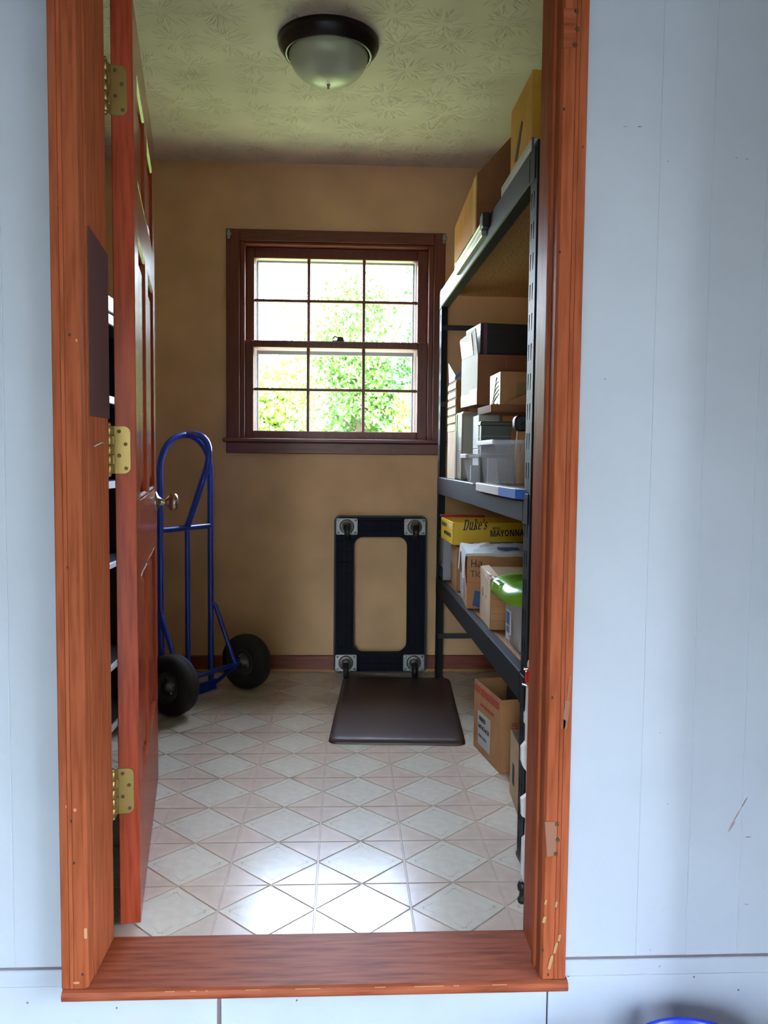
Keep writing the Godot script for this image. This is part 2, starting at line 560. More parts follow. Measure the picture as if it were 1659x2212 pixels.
# ---- outside ----------------------------------------------------------------------------------------------
func build_outside() -> void:
	structure("ground", "green lawn outside beyond the window", span(nb(), Vector3(-40, -0.7, -60), Vector3(40, -0.5, -2.33)), M.grass)
	structure("driveway", "unseen asphalt drive outside the garage openings, dark to limit bounced light", span(span(nb(), Vector3(-30, -0.7, 4.3), Vector3(30, -0.46, 45)), Vector3(3.7, -0.7, -2.3), Vector3(30, -0.46, 4.3)), M.asphalt)  # out of view; its dark tone keeps bounced light low
	var leaf := nb()
	# a folded pointed leaf
	for s in [-1.0, 1.0]:
		var a := Vector3(0, 0, 0); var b := Vector3(s * 0.32, 0.42, 0.1); var c := Vector3(0, 1.0, 0); var d := Vector3(0, 0.45, -0.02)
		if s > 0:
			tri(leaf, a, b, d); tri(leaf, d, b, c)
		else:
			tri(leaf, a, d, b); tri(leaf, d, c, b)
	var leaf_mesh := done(leaf)
	var spec := [
		[-2.6, -13.0, 3.9, 1.8, "leaf_mid", "broad mid green tree seen in the lower left window panes"],
		[-0.8, -11.0, 2.5, 1.3, "leaf_light", "low yellow green bush behind the bottom left window pane"],
		[0.55, -13.5, 4.6, 1.7, "leaf_mid", "round mid green tree seen through the middle lower panes"],
		[2.3, -12.5, 5.6, 1.8, "leaf_dark", "taller tree rising behind the right window panes"],
		[1.45, -9.5, 2.2, 1.0, "leaf_light", "bright bush low behind the bottom right window pane"],
		[4.6, -16.0, 5.6, 2.4, "leaf_dark", "big dark tree far right beyond the window"],
		[-3.75, -18.0, 7.6, 1.8, "leaf_dark", "tall dark tree showing at the left edge of the top left pane"],
		[0.1, -19.0, 5.2, 3.0, "leaf_light", "pale tree farthest back in the middle of the window view"],
		[-6.6, -12.5, 5.2, 2.2, "leaf_dark", "unseen dark green tree next left of the window view, blocking sky light"],  # this tree and the next two are out of view, blocking sky light
		[-9.8, -10.5, 5.6, 2.4, "leaf_dark", "unseen dark green tree outermost on the left side, blocking sky light"],
		[7.9, -13.5, 5.4, 2.3, "leaf_dark", "unseen dark green tree outermost on the right side, blocking sky light"],
		[-3.4, 14.0, 5.6, 2.6, "leaf_dark", "unseen dark tree across the drive, left of the opening, blocking sky light"],  # these three stand unseen behind the camera to block sky light
		[0.4, 13.4, 5.4, 2.6, "leaf_dark", "unseen dark tree across the drive, straight before the opening, blocking sky light"],
		[4.2, 14.2, 5.7, 2.6, "leaf_dark", "unseen dark tree across the drive, right of the opening, blocking sky light"],
		[13.0, -1.2, 5.2, 2.6, "leaf_dark", "added unseen tree beside the drive, first past the right opening, blocking sky light"],  # these four are added out of view to shield the right opening from sky
		[13.6, 2.8, 5.5, 2.6, "leaf_dark", "added unseen tree beside the drive, second past the right opening, blocking sky light"],
		[13.0, 6.8, 5.3, 2.6, "leaf_dark", "added unseen tree beside the drive, third past the right opening, blocking sky light"],
		[12.2, 10.6, 5.4, 2.6, "leaf_dark", "added unseen tree beside the drive, fourth and farthest out, blocking sky light"],
	]
	var rng := RandomNumberGenerator.new()
	for i in spec.size():
		var s: Array = spec[i]
		rng.seed = 100 + i
		var t := thing("tree" if s[2] > 2.6 else "bush", s[5], "tree" if s[2] > 2.6 else "bush", Vector3(s[0], -0.5, s[1]))
		var top: float = s[2] + 0.5
		var w := nb()
		tube(w, [Vector3(0, 0, 0), Vector3(0.04, top * 0.35, 0.02), Vector3(-0.03, top * 0.7, 0)], 0.05 + top * 0.012, 7)
		for k in 7:
			var a := rng.randf() * TAU
			var y0 := top * rng.randf_range(0.2, 0.6)
			tube(w, [Vector3(0, y0, 0), Vector3(cos(a) * s[3] * 0.4, y0 + top * 0.12, sin(a) * s[3] * 0.4), Vector3(cos(a) * s[3] * 0.75, y0 + top * 0.26, sin(a) * s[3] * 0.75)], 0.022, 5)
		part(t, "trunk", w, M.bark)
		var blobs := []
		for k in 30:
			var h := rng.randf()
			var a := rng.randf() * TAU
			var rad: float = s[3] * (0.85 - 0.6 * h * h)
			blobs.append([Vector3(cos(a) * rad * rng.randf_range(0.2, 0.8), top * (0.12 + 0.76 * h), sin(a) * rad * rng.randf_range(0.2, 0.8)), s[3] * rng.randf_range(0.28, 0.45)])
		var mm := MultiMesh.new()
		mm.transform_format = MultiMesh.TRANSFORM_3D
		mm.mesh = leaf_mesh
		var count := 13000 if s[1] < 0 and absf(s[0]) < 5 else 5000
		mm.instance_count = count
		for k in count:
			var b: Array = blobs[rng.randi() % blobs.size()]
			var dir := Vector3(rng.randfn(), rng.randfn(), rng.randfn()).normalized()
			var p: Vector3 = b[0] + dir * b[1] * pow(rng.randf(), 0.4)
			p.y = clampf(p.y, 0.15, top + 0.3)
			var q := Basis.from_euler(Vector3(rng.randf_range(-1.2, 1.2), rng.randf() * TAU, rng.randf_range(-1.2, 1.2))).scaled(Vector3.ONE * rng.randf_range(0.07, 0.14) * (1.0 if count > 9000 else 2.2))
			mm.set_instance_transform(k, Transform3D(q, p))
		var mi := MultiMeshInstance3D.new()
		mi.name = "foliage"
		mi.multimesh = mm
		mi.material_override = M[s[4]]
		mi.set_meta("kind", "stuff")
		t.add_child(mi, true)

# ---- the garage behind the camera ---------------------------------------------------------------------------
func build_garage() -> void:
	structure("floor_garage", "grey concrete garage floor below the step", span(nb(), Vector3(-3.2, -0.6, 0.1), Vector3(3.8, -0.43, 4.4)), M.concrete)
	structure("ceiling_garage", "unpainted garage ceiling behind the camera", span(nb(), Vector3(-3.2, 2.62, 0.1), Vector3(3.8, 2.8, 4.4)), M.garage_board)
	structure("wall_garage_left", "unpainted left garage wall behind the camera", span(nb(), Vector3(-3.2, -0.5, 0.1), Vector3(-3.0, 2.65, 4.4)), M.garage_board)
	var b := nb()  # unseen opening, placed to light the siding and left jamb from the right
	span(b, Vector3(3.6, -0.5, 0.1), Vector3(3.8, 2.65, 1.5))
	span(b, Vector3(3.6, -0.5, 3.9), Vector3(3.8, 2.65, 4.4))
	span(b, Vector3(3.6, 1.95, 1.5), Vector3(3.8, 2.65, 3.9))
	structure("wall_garage_right", "unseen right garage wall, its opening placed to light the doorway from the side", b, M.garage_board)
	b = nb()  # unseen opening behind the camera, placed to light siding and room
	span(b, Vector3(-3.1, -0.5, 4.2), Vector3(-1.0, 2.65, 4.4))
	span(b, Vector3(0.3, -0.5, 4.2), Vector3(3.7, 2.65, 4.4))
	span(b, Vector3(-1.0, 1.95, 4.2), Vector3(0.3, 2.65, 4.4))
	structure("wall_garage_back", "unseen garage wall behind the camera, its opening placed to light siding and room", b, M.garage_board)

# an out-of-view cabinet against the siding, placed to darken its right end
func build_unseen_cabinet() -> void:
	var t := thing("unseen_cabinet", "unseen tall grey cabinet past the right edge, placed to darken the siding", "cabinet", Vector3(1.76, -0.43, 0.44))
	part(t, "body", span(nb(), Vector3(-0.45, 0.04, -0.195), Vector3(0.45, 2.35, 0.185), 0.004), M.garage_board)
	for s in [-1.0, 1.0]:
		var d := part(t, "door", span(nb(), Vector3(0.0 if s > 0 else -0.445, 0.07, 0.186), Vector3(0.445 if s > 0 else -0.002, 2.32, 0.204), 0.003), M.garage_board)
		part(d, "handle", tube(nb(), [Vector3(s * 0.04, 1.1, 0.205), Vector3(s * 0.04, 1.11, 0.225), Vector3(s * 0.04, 1.21, 0.225), Vector3(s * 0.04, 1.22, 0.205)], 0.005, 8), M.steel)
	part(t, "plinth", span(nb(), Vector3(-0.43, 0.0, -0.19), Vector3(0.43, 0.04, 0.16)), M.rack_dark)

# ---- the room shell -----------------------------------------------------------------------------------------
const LEFT := -1.02
const RIGHT := 1.42
const BACK := -2.177
const TOP := 2.486

func build_room() -> void:
	structure("wall_left", "tan painted left wall of the utility room", span(nb(), Vector3(LEFT - 0.15, -0.3, BACK - 0.15), Vector3(LEFT, TOP + 0.1, 0.235)), M.room_paint)
	structure("wall_right", "tan painted right wall behind the loaded rack", span(nb(), Vector3(RIGHT, -0.3, BACK - 0.15), Vector3(RIGHT + 0.15, TOP + 0.1, 0.235)), M.room_paint)
	var b := nb()
	span(b, Vector3(LEFT, -0.3, BACK - 0.15), Vector3(-0.215, TOP + 0.1, BACK))
	span(b, Vector3(0.705, -0.3, BACK - 0.15), Vector3(RIGHT, TOP + 0.1, BACK))
	span(b, Vector3(-0.215, -0.3, BACK - 0.15), Vector3(0.705, 1.15, BACK))
	span(b, Vector3(-0.215, 2.115, BACK - 0.15), Vector3(0.705, TOP + 0.1, BACK))
	structure("wall_back", "tan painted back wall around the window", b, M.room_paint)
	structure("ceiling", "textured off-white ceiling with brushed bursts above the utility room", span(nb(), Vector3(LEFT - 0.15, TOP, BACK - 0.5), Vector3(RIGHT + 0.15, TOP + 0.3, 0.235)), M.ceiling_paint)
	b = nb()
	span(b, Vector3(LEFT, 0, BACK), Vector3(RIGHT, 0.083, BACK + 0.014), 0.004)
	var bb := structure("baseboard_back", "reddish brown stained baseboard along the back wall", b, M.baseboard_wood)
	b = nb()
	span(b, Vector3(LEFT, 0, BACK + 0.014), Vector3(RIGHT, 0.016, BACK + 0.026), 0.005)
	part(bb, "shoe_molding", b, M.chip_tan)
	b = nb()
	span(b, Vector3(RIGHT - 0.014, 0, BACK + 0.03), Vector3(RIGHT, 0.083, 0.09), 0.004)
	structure("baseboard_right", "reddish brown baseboard along the right wall under the rack", b, M.window_wood)

const G := 0.2286

func build_floor() -> void:
	var b := nb()
	span(b, Vector3(LEFT, -0.3, BACK), Vector3(RIGHT, -0.0014, 0.10))
	var fl := structure("floor", "glossy cream vinyl floor with white diamonds on pink", b, M.vinyl_groove)
	var flat := Transform3D(Basis(Vector3(1, 0, 0), -PI / 2), Vector3.ZERO)   # drawn in x, y; y becomes -z
	var h := G / 2 - 0.0022
	var dia := nb()
	prism(dia, PackedVector2Array([Vector2(h, 0), Vector2(0, h), Vector2(-h, 0), Vector2(0, -h)]), -0.0014, 0.0, 0.0011, flat, G)
	var dia_mesh := done(dia)
	var tr := nb()
	var e := 0.0016
	prism(tr, PackedVector2Array([Vector2(e, e), Vector2(G / 2 - 2.4 * e, e), Vector2(e, G / 2 - 2.4 * e)]), -0.0014, 0.0, 0.0011, flat)
	var tri_mesh := done(tr)
	var rest_d := nb()
	var rest_t := nb()
	var corner := 0
	for j in range(-0, 10):
		for i in range(-5, 7):
			var c := Vector3((i + 0.5) * G, 0, -j * G)
			if c.z - G / 2 < BACK - 0.01 or c.x - G / 2 < LEFT - 0.2 or c.x + G / 2 > RIGHT + 0.15: continue
			var seen := c.x > -0.62 and c.x < 0.95 and c.x < 0.9 - c.z * 0.2
			if seen: place(dia_mesh, M.vinyl_white, fl, "diamond_tile", Transform3D(Basis(), c))
			else: rest_d.append_from(dia_mesh, 0, Transform3D(Basis(), c))
			for k in 4:
				# corner k of the cell: sx, sz
				var sx: float = [-1, 1, 1, -1][k]
				var sz: float = [-1, -1, 1, 1][k]
				var turn: float = [-PI / 2, PI, PI / 2, 0.0][k]
				var xf := Transform3D(Basis(Vector3.UP, turn), c + Vector3(sx, 0, sz) * G / 2)
				if seen and corner < 299:
					place(tri_mesh, M.vinyl_pink, fl, "corner_tile", xf)
					corner += 1
				else: rest_t.append_from(tri_mesh, 0, xf)
	var r := place(rest_d.commit(), M.vinyl_white, fl, "far_diamond_tiles")
	r.set_meta("kind", "stuff")
	r = place(rest_t.commit(), M.vinyl_pink, fl, "far_corner_tiles")
	r.set_meta("kind", "stuff")

# ---- siding -------------------------------------------------------------------------------------------------
func build_front_wall() -> void:
	var b := nb()
	span(b, Vector3(-3.0, 0.021, 0.10), Vector3(-0.235, 2.65, 0.2342))
	span(b, Vector3(0.725, 0.021, 0.10), Vector3(3.6, 2.65, 0.2342))
	span(b, Vector3(-3.0, -0.5, 0.10), Vector3(-0.235, 0.021, 0.226))
	span(b, Vector3(0.725, -0.5, 0.10), Vector3(3.6, 0.021, 0.226))
	span(b, Vector3(-0.235, 2.07, 0.10), Vector3(0.725, 2.65, 0.226))
	span(b, Vector3(-0.235, -0.5, 0.10), Vector3(0.725, -0.025, 0.226))
	var w := structure("wall_front", "pale blue painted board wall round the doorway, seen from the garage", b, M.siding_joint)
	var edges := [-3.0, -2.0, -1.2, -0.9, -0.798, -0.692, -0.586, -0.48, -0.374, -0.24]
	for i in edges.size() - 1: board(w, edges[i], edges[i + 1], 0.021)
	edges = [0.73, 0.914, 1.022, 1.133, 1.24, 1.35, 1.46, 1.57, 2.4, 3.6]
	for i in edges.size() - 1: board(w, edges[i], edges[i + 1], 0.021)
	board(w, -0.24, 0.73, 2.09)
	for k in [[-3.0, -0.255], [0.75, 3.6]]:
		part(w, "joint_filler", span(nb(), Vector3(k[0], 0.010, 0.215), Vector3(k[1], 0.026, 0.2285)), M.siding_gap)
	# the drip board and the painted base below it
	b = nb()
	span(b, Vector3(-3.0, -0.021, 0.2), Vector3(-0.255, 0.0145, 0.236), 0.002)
	part(w, "base_trim", b, M.siding_paint)
	b = nb()
	span(b, Vector3(0.75, -0.021, 0.2), Vector3(3.6, 0.0145, 0.236), 0.002)
	part(w, "base_trim", b, M.siding_paint)
	b = nb(); span(b, Vector3(-3.0, -0.43, 0.2), Vector3(0.0345, -0.0215, 0.2335), 0.001); part(w, "base_panel", b, M.siding_paint)
	b = nb(); span(b, Vector3(0.0435, -0.43, 0.2), Vector3(0.7265, -0.0215, 0.2335), 0.001); part(w, "base_panel", b, M.siding_paint)
	b = nb(); span(b, Vector3(0.7295, -0.43, 0.2), Vector3(3.6, -0.0215, 0.2335), 0.001); part(w, "base_panel", b, M.siding_paint)
	b = nb(); span(b, Vector3(0.0345, -0.43, 0.215), Vector3(0.0435, -0.0215, 0.2295)); part(w, "joint_filler", b, M.scuff)
	b = nb(); span(b, Vector3(0.7265, -0.43, 0.215), Vector3(0.7295, -0.0215, 0.2295)); part(w, "joint_filler", b, M.crack_dark)
	# scuffs in the paint: [x, y, width, height, tilt, material]
	for s in [[0.8706, 1.7276, 0.010, 0.0022, 2, "scuff"], [0.842, 1.727, 0.010, 0.0008, 2, "scuff_red"], [1.069, 1.673, 0.006, 0.001, -2, "scuff"], [1.090, 1.671, 0.008, 0.001, -2, "scuff"], [0.930, 1.662, 0.0026, 0.0022, 0, "scuff"], [0.815, 1.231, 0.004, 0.002, 0, "scuff_red"],
			[1.1185, 0.318, 0.062, 0.0018, 61, "scuff_red"], [1.137, 0.352, 0.028, 0.0026, 62, "scuff"], [1.112, 0.300, 0.03, 0.002, 59, "scuff_red"], [1.148, 0.277, 0.014, 0.0018, 2, "scuff"], [1.150, 0.130, 0.012, 0.001, -8, "scuff"],
			[0.952, 0.503, 0.002, 0.002, 0, "scuff"], [0.973, 0.350, 0.002, 0.002, 0, "scuff"], [0.946, 0.033, 0.002, 0.002, 0, "scuff"], [0.79, 0.022, 0.002, 0.0016, 0, "scuff"], [0.967, -0.002, 0.006, 0.0013, 55, "scuff"]]:
		b = nb()
		var poly := PackedVector2Array([Vector2(-0.5, 0), Vector2(-0.2, -0.45), Vector2(0.3, -0.4), Vector2(0.5, 0), Vector2(0.15, 0.5), Vector2(-0.3, 0.35)])
		for i in poly.size(): poly[i] *= Vector2(s[2], s[3])
		prism(b, poly, 0.2345, 0.2354 if s[1] > 0.02 else 0.2365, 0.0, Transform3D(Basis(Vector3(0, 0, 1), deg_to_rad(s[4])), Vector3(s[0], s[1], 0)))
		part(w, "scuff_mark", b, M[s[5]])
	for s in [[1.043, -0.029], [0.772, -0.0215], [1.141, -0.06], [0.16, -0.045], [-0.22, -0.045], [-0.17, -0.07], [0.20, -0.062], [0.545, -0.05], [-0.35, -0.055]]:
		b = nb()
		lathe(b, [Vector2(0.0024, 0.2333), Vector2(0.002, 0.2342), Vector2(0, 0.2345)], 7, Transform3D(Basis(Vector3(1, 0, 0), PI / 2), Vector3(s[0], s[1], 0)))
		part(w, "nail_head", b, M.scuff)

func board(w: Node3D, x0: float, x1: float, y0: float) -> void:
	var b := nb()
	span(b, Vector3(x0 + 0.0003, y0, 0.222), Vector3(x1 - 0.0003, 2.65, 0.235), 0.0008)
	part(w, "siding_board", b, M.siding_paint)

# ---- door frame and sill ------------------------------------------------------------------------------------
func casing_profile(mirror: float) -> PackedVector2Array:
	# cross-section from the opening (u = 0) outwards (u), proud of the siding by v
	var p := PackedVector2Array()
	for q in [[0.0, 0.0], [0.0, 0.034], [0.003, 0.038], [0.005, 0.040], [0.0265, 0.040], [0.0275, 0.0385], [0.0285, 0.040], [0.0345, 0.0412], [0.0355, 0.0392], [0.0365, 0.0405], [0.0500, 0.040], [0.0525, 0.037], [0.0525, 0.0]]:
		p.append(Vector2(q[0] * mirror, -q[1]))
	return p

func build_door_frame() -> void:
	var up := Transform3D(Basis(Vector3(1, 0, 0), -PI / 2), Vector3.ZERO)   # profile x stays, profile y becomes -z, extrusion becomes y
	for side in [0, 1]:
		var at := Vector3(-0.2145, 0, 0.235) if side == 0 else Vector3(0.7015, 0, 0.235)
		var b := nb()
		prism(b, casing_profile(-1.0 if side == 0 else 1.0), 0.0, 2.09, 0.0, Transform3D(up.basis, at))
		var t := structure("trim_%d" % (side + 1), ["orange brown stained casing board left of the doorway", "orange brown stained casing board right of the doorway with old screw plates"][side], b, M.casing_wood)
		# jamb lining through the wall
		b = nb()
		if side == 0: span(b, Vector3(-0.236, 0, 0.10), Vector3(-0.2115, 2.06, 0.2362), 0.002)
		else: span(b, Vector3(0.7035, 0, 0.10), Vector3(0.727, 2.06, 0.2362), 0.002)
		part(t, "jamb", b, M.casing_wood)
		if side == 1:
			b = nb()
			prism(b, PackedVector2Array([Vector2(0.7045, -0.235), Vector2(0.6965, -0.233), Vector2(0.6945, -0.222), Vector2(0.6965, -0.214), Vector2(0.7045, -0.212)]), 0.0, 2.06, 0.0, up)
			part(t, "door_stop", b, M.casing_wood)
		if side == 0:
			b = nb()
			# a strip of dark weather stripping left on the jamb face, cut at a slant
			prism(b, PackedVector2Array([Vector2(-0.226, 1.145), Vector2(-0.10, 1.145), Vector2(-0.10, 1.488), Vector2(-0.226, 1.512)]), -0.2118, -0.2085, 0.0, Transform3D(Basis(Vector3(0, 0, -1), Vector3(0, 1, 0), Vector3(1, 0, 0)), Vector3.ZERO))
			part(t, "dark_strip", b, M.dark_patch)
			b = nb()
			tube(b, [Vector3(-0.2125, 1.085, 0.2), Vector3(-0.200, 1.092, 0.196), Vector3(-0.1975, 1.093, 0.186)], 0.0018, 6)
			part(t, "bent_nail", b, M.steel)
			for s in [[-0.246, 1.62], [-0.249, 1.53], [-0.232, 1.295], [-0.244, 0.85], [-0.243, 0.345], [-0.2385, 0.26], [-0.247, 0.09], [-0.225, 0.03]]:
				b = nb()
				prism(b, rrect(0.004, 0.006, 0.0018, 2, Vector2(s[0], s[1])), 0.2745, 0.2752)
				part(t, "nail_hole", b, M.crack_dark)
			for s in [[-0.2175, 0.115, 0.006, 0.022], [-0.2195, 1.285, 0.003, 0.006], [-0.237, 0.013, 0.012, 0.004], [-0.252, 0.375, 0.002, 0.006], [-0.235, 0.368, 0.006, 0.007]]:
				b = nb()
				prism(b, rrect(s[2], s[3], s[2] * 0.4 if s[2] < s[3] else s[3] * 0.4, 2, Vector2(s[0], s[1])), 0.2745, 0.2756)
				part(t, "wood_chip", b, M.bare_wood)
		else:
			for y in [0.2975, 1.8885]:
				b = nb()
				var low: bool = y < 1.0
				prism(b, PackedVector2Array([Vector2(0.7025, y + 0.037), Vector2(0.7275, y + 0.037), Vector2(0.7285, y - 0.034), Vector2(0.7085 if low else 0.7035, y - 0.037)]), 0.2752, 0.2772, 0.0004)
				var pl := part(t, "screw_plate", b, M.plate_brown if low else M.casing_wood_across)
				for k in 3:
					b = nb()
					lathe(b, [Vector2(0.0042, 0.276), Vector2(0.0042, 0.2785), Vector2(0.003, 0.2792), Vector2(0.0012, 0.2782), Vector2(0, 0.2782)], 10, Transform3D(Basis(Vector3(1, 0, 0), PI / 2), Vector3([0.7275, 0.7300, 0.7270][k], y + [0.032, -0.001, -0.030][k], 0)))
					part(pl, "screw", b, M.brass_dark)
			for s in [[0.7085, 1.73], [0.746, 1.66], [0.7065, 1.46], [0.7125, 0.58], [0.7395, 0.503], [0.7055, 0.052], [0.7175, 0.0]]:
				b = nb()
				prism(b, rrect(0.004, 0.006, 0.0018, 2, Vector2(s[0], s[1] + 0.01)), 0.2745, 0.2752)
				part(t, "nail_hole", b, M.crack_dark)
			for s in [[0.7085, 0.165, 0.004, 0.010], [0.7065, 0.128, 0.006, 0.014], [0.7305, 0.16, 0.004, 0.012], [0.7385, 0.089, 0.005, 0.015], [0.7315, 0.068, 0.005, 0.024], [0.7215, 0.037, 0.006, 0.03]]:
				b = nb()
				prism(b, rrect(s[2], s[3], s[2] * 0.45, 3), 0.2745, 0.2768, 0.0, Transform3D(Basis(Vector3(0, 0, 1), -0.22), Vector3(s[0], s[1], 0)))
				part(t, "wood_chip", b, M.chip_tan)
			for s in [[0.7415, 0.555, 0.010, 0.06], [0.7365, 0.535, 0.008, 0.02], [0.7465, 0.61, 0.004, 0.05]]:
				b = nb()
				prism(b, rrect(s[2], s[3], s[2] * 0.45, 3), 0.2745, 0.2757, 0.0, Transform3D(Basis(Vector3(0, 0, 1), -0.1), Vector3(s[0], s[1], 0)))
				part(t, "paint_rub", b, M.plate_brown)
	var b := nb()
	span(b, Vector3(-0.236, 2.035, 0.10), Vector3(0.727, 2.06, 0.2362), 0.002)
	span(b, Vector3(-0.267, 2.04, 0.2355), Vector3(0.754, 2.092, 0.272), 0.003)
	structure("trim_3", "orange brown head casing over the doorway", b, M.casing_wood_across)
	b = nb()
	var prof := PackedVector2Array()
	for q in [[-0.10, -0.03], [-0.10, 0.0015], [-0.279, 0.001], [-0.285, -0.002], [-0.2885, -0.009], [-0.2885, -0.0135], [-0.286, -0.019], [-0.235, -0.019], [-0.235, -0.03]]:
		prof.append(Vector2(q[0], q[1]))
	prism(b, prof, -0.2635, 0.7565, 0.0, Transform3D(Basis(Vector3(0, 0, -1), Vector3(0, 1, 0), Vector3(1, 0, 0)), Vector3.ZERO))
	var sill := structure("trim_4", "worn red brown wooden door sill across the bottom of the doorway", b, M.casing_wood_across)
	for s in [[-0.06, 0.02], [-0.01, 0.012], [0.10, 0.03], [0.2, 0.05], [0.36, 0.022], [0.52, 0.012], [0.6, 0.03], [0.02, 0.006], [0.44, 0.06]]:
		b = nb()
		span(b, Vector3(s[0], -0.0022, 0.2858), Vector3(s[0] + s[1], -0.0010, 0.2872), 0.0003)
		part(sill, "wood_chip", b, M.bare_wood)

# ---- window -------------------------------------------------------------------------------------------------
func build_window() -> void:
	var root := thing("window_1", "double hung window of twelve panes in dark red brown trim on the back wall", "window", Vector3.ZERO)
	root.set_meta("kind", "structure")
	var z := BACK
	var b := nb(); span(b, Vector3(-0.289, 1.143, z), Vector3(-0.224, 2.167, z + 0.018), 0.003); part(root, "side_casing", b, M.window_wood)
	b = nb(); span(b, Vector3(0.719, 1.143, z), Vector3(0.774, 2.167, z + 0.018), 0.003); part(root, "side_casing", b, M.window_wood)
	b = nb(); span(b, Vector3(-0.224, 2.112, z), Vector3(0.719, 2.167, z + 0.018), 0.003); part(root, "head_casing", b, M.window_wood_across)
	b = nb(); span(b, Vector3(-0.224, 1.16, z - 0.15), Vector3(-0.200, 2.112, z + 0.008), 0.003); part(root, "side_jamb", b, M.window_wood)
	b = nb(); span(b, Vector3(0.695, 1.16, z - 0.15), Vector3(0.719, 2.112, z + 0.008), 0.003); part(root, "side_jamb", b, M.window_wood)
	b = nb(); span(b, Vector3(-0.2, 2.098, z - 0.15), Vector3(0.695, 2.112, z + 0.008), 0.003); part(root, "head_jamb", b, M.window_wood_across)
	b = nb()
	span(b, Vector3(-0.306, 1.143, z - 0.06), Vector3(0.79, 1.164, z + 0.045), 0.005)
	span(b, Vector3(-0.2, 1.13, z - 0.16), Vector3(0.695, 1.16, z - 0.05))
	part(root, "stool", b, M.window_wood_across)
	b = nb(); span(b, Vector3(-0.291, 1.089, z), Vector3(0.774, 1.143, z + 0.018), 0.003); part(root, "apron", b, M.window_wood_across)
	# sashes: [name, z, top, bottom, glass top, glass bottom, muntin]
	for s in [["upper_sash", z - 0.062, 2.098, 1.612, 2.046, 1.643, 1.843, 0.014], ["lower_sash", z - 0.026, 1.643, 1.164, 1.609, 1.202, 1.405, 0.014]]:
		var zs: float = s[1]
		b = nb()
		span(b, Vector3(-0.2, s[3], zs - 0.016), Vector3(-0.160, s[2], zs + 0.016), 0.003)
		span(b, Vector3(0.645, s[3], zs - 0.016), Vector3(0.695, s[2], zs + 0.016), 0.003)
		span(b, Vector3(-0.160, s[4], zs - 0.016), Vector3(0.645, s[2], zs + 0.016), 0.003)
		span(b, Vector3(-0.160, s[3], zs - 0.016), Vector3(0.645, s[5], zs + 0.016), 0.003)
		var sash := part(root, s[0], b, M.window_wood)
		for x in [0.1065, 0.379]:
			b = nb(); span(b, Vector3(x - 0.0078, s[5], zs - 0.012), Vector3(x + 0.0078, s[4], zs + 0.012), 0.003); part(sash, "muntin", b, M.window_wood)
		b = nb(); span(b, Vector3(-0.16, s[6] - s[7] / 2, zs - 0.011), Vector3(0.645, s[6] + s[7] / 2, zs + 0.011), 0.003); part(sash, "muntin", b, M.window_wood_across)
		for ix in 3:
			for iy in 2:
				b = nb()
				var x0: float = [-0.160, 0.1143, 0.3868][ix]
				var x1: float = [0.0987, 0.3712, 0.645][ix]
				var y0: float = [s[5], s[6] + 0.007][iy]
				var y1: float = [s[6] - 0.007, s[4]][iy]
				quad(b, Vector3(x0, y0, zs - 0.004), Vector3(x1, y0, zs - 0.004), Vector3(x1, y1, zs - 0.004), Vector3(x0, y1, zs - 0.004))
				part(sash, "pane", b, M.pane_glass)
	# the white storm window outside
	b = nb()
	var zo := z - 0.125
	span(b, Vector3(-0.2, 1.16, zo - 0.01), Vector3(-0.158, 2.098, zo + 0.014), 0.002)
	span(b, Vector3(0.636, 1.16, zo - 0.01), Vector3(0.695, 2.098, zo + 0.014), 0.002)
	span(b, Vector3(-0.158, 2.052, zo - 0.01), Vector3(0.636, 2.098, zo + 0.014), 0.002)
	span(b, Vector3(-0.158, 1.606, zo - 0.01), Vector3(0.636, 1.628, zo + 0.014), 0.002)
	var storm := part(root, "storm_frame", b, M.vinyl_frame)
	b = nb()
	span(b, Vector3(-0.158, 1.16, zo - 0.012), Vector3(-0.148, 2.052, zo + 0.004))
	span(b, Vector3(0.626, 1.16, zo - 0.012), Vector3(0.636, 2.052, zo + 0.004))
	span(b, Vector3(-0.148, 1.588, zo - 0.012), Vector3(0.626, 1.606, zo + 0.004))
	span(b, Vector3(-0.148, 2.042, zo - 0.012), Vector3(0.626, 2.052, zo + 0.004))
	span(b, Vector3(-0.148, 1.16, zo - 0.012), Vector3(0.626, 1.2, zo + 0.004))
	part(storm, "screen_track", b, M.frame_grey)
	# sash lock on the meeting rail
	b = nb()
	span(b, Vector3(0.225, 1.643, z - 0.045), Vector3(0.285, 1.649, z - 0.018), 0.002)
	prism(b, PackedVector2Array([Vector2(0.245, 1.649), Vector2(0.281, 1.649), Vector2(0.279, 1.662), Vector2(0.270, 1.668), Vector2(0.252, 1.667)]), z - 0.042, z - 0.024, 0.002)
	tube(b, [Vector3(0.252, 1.664, z - 0.026), Vector3(0.236, 1.667, z - 0.022), Vector3(0.228, 1.661, z - 0.02), Vector3(0.226, 1.653, z - 0.02)], 0.003, 6)
	part(root, "sash_lock", b, M.bronze_dark)
	for x in [-0.275, 0.766]:
		b = nb()
		span(b, Vector3(x - 0.006, 2.118, z + 0.018), Vector3(x + 0.006, 2.162, z + 0.022), 0.001)
		span(b, Vector3(x - 0.008, 2.132, z + 0.018), Vector3(x + 0.012, 2.148, z + 0.030), 0.002)
		part(root, "curtain_bracket", b, M.steel)

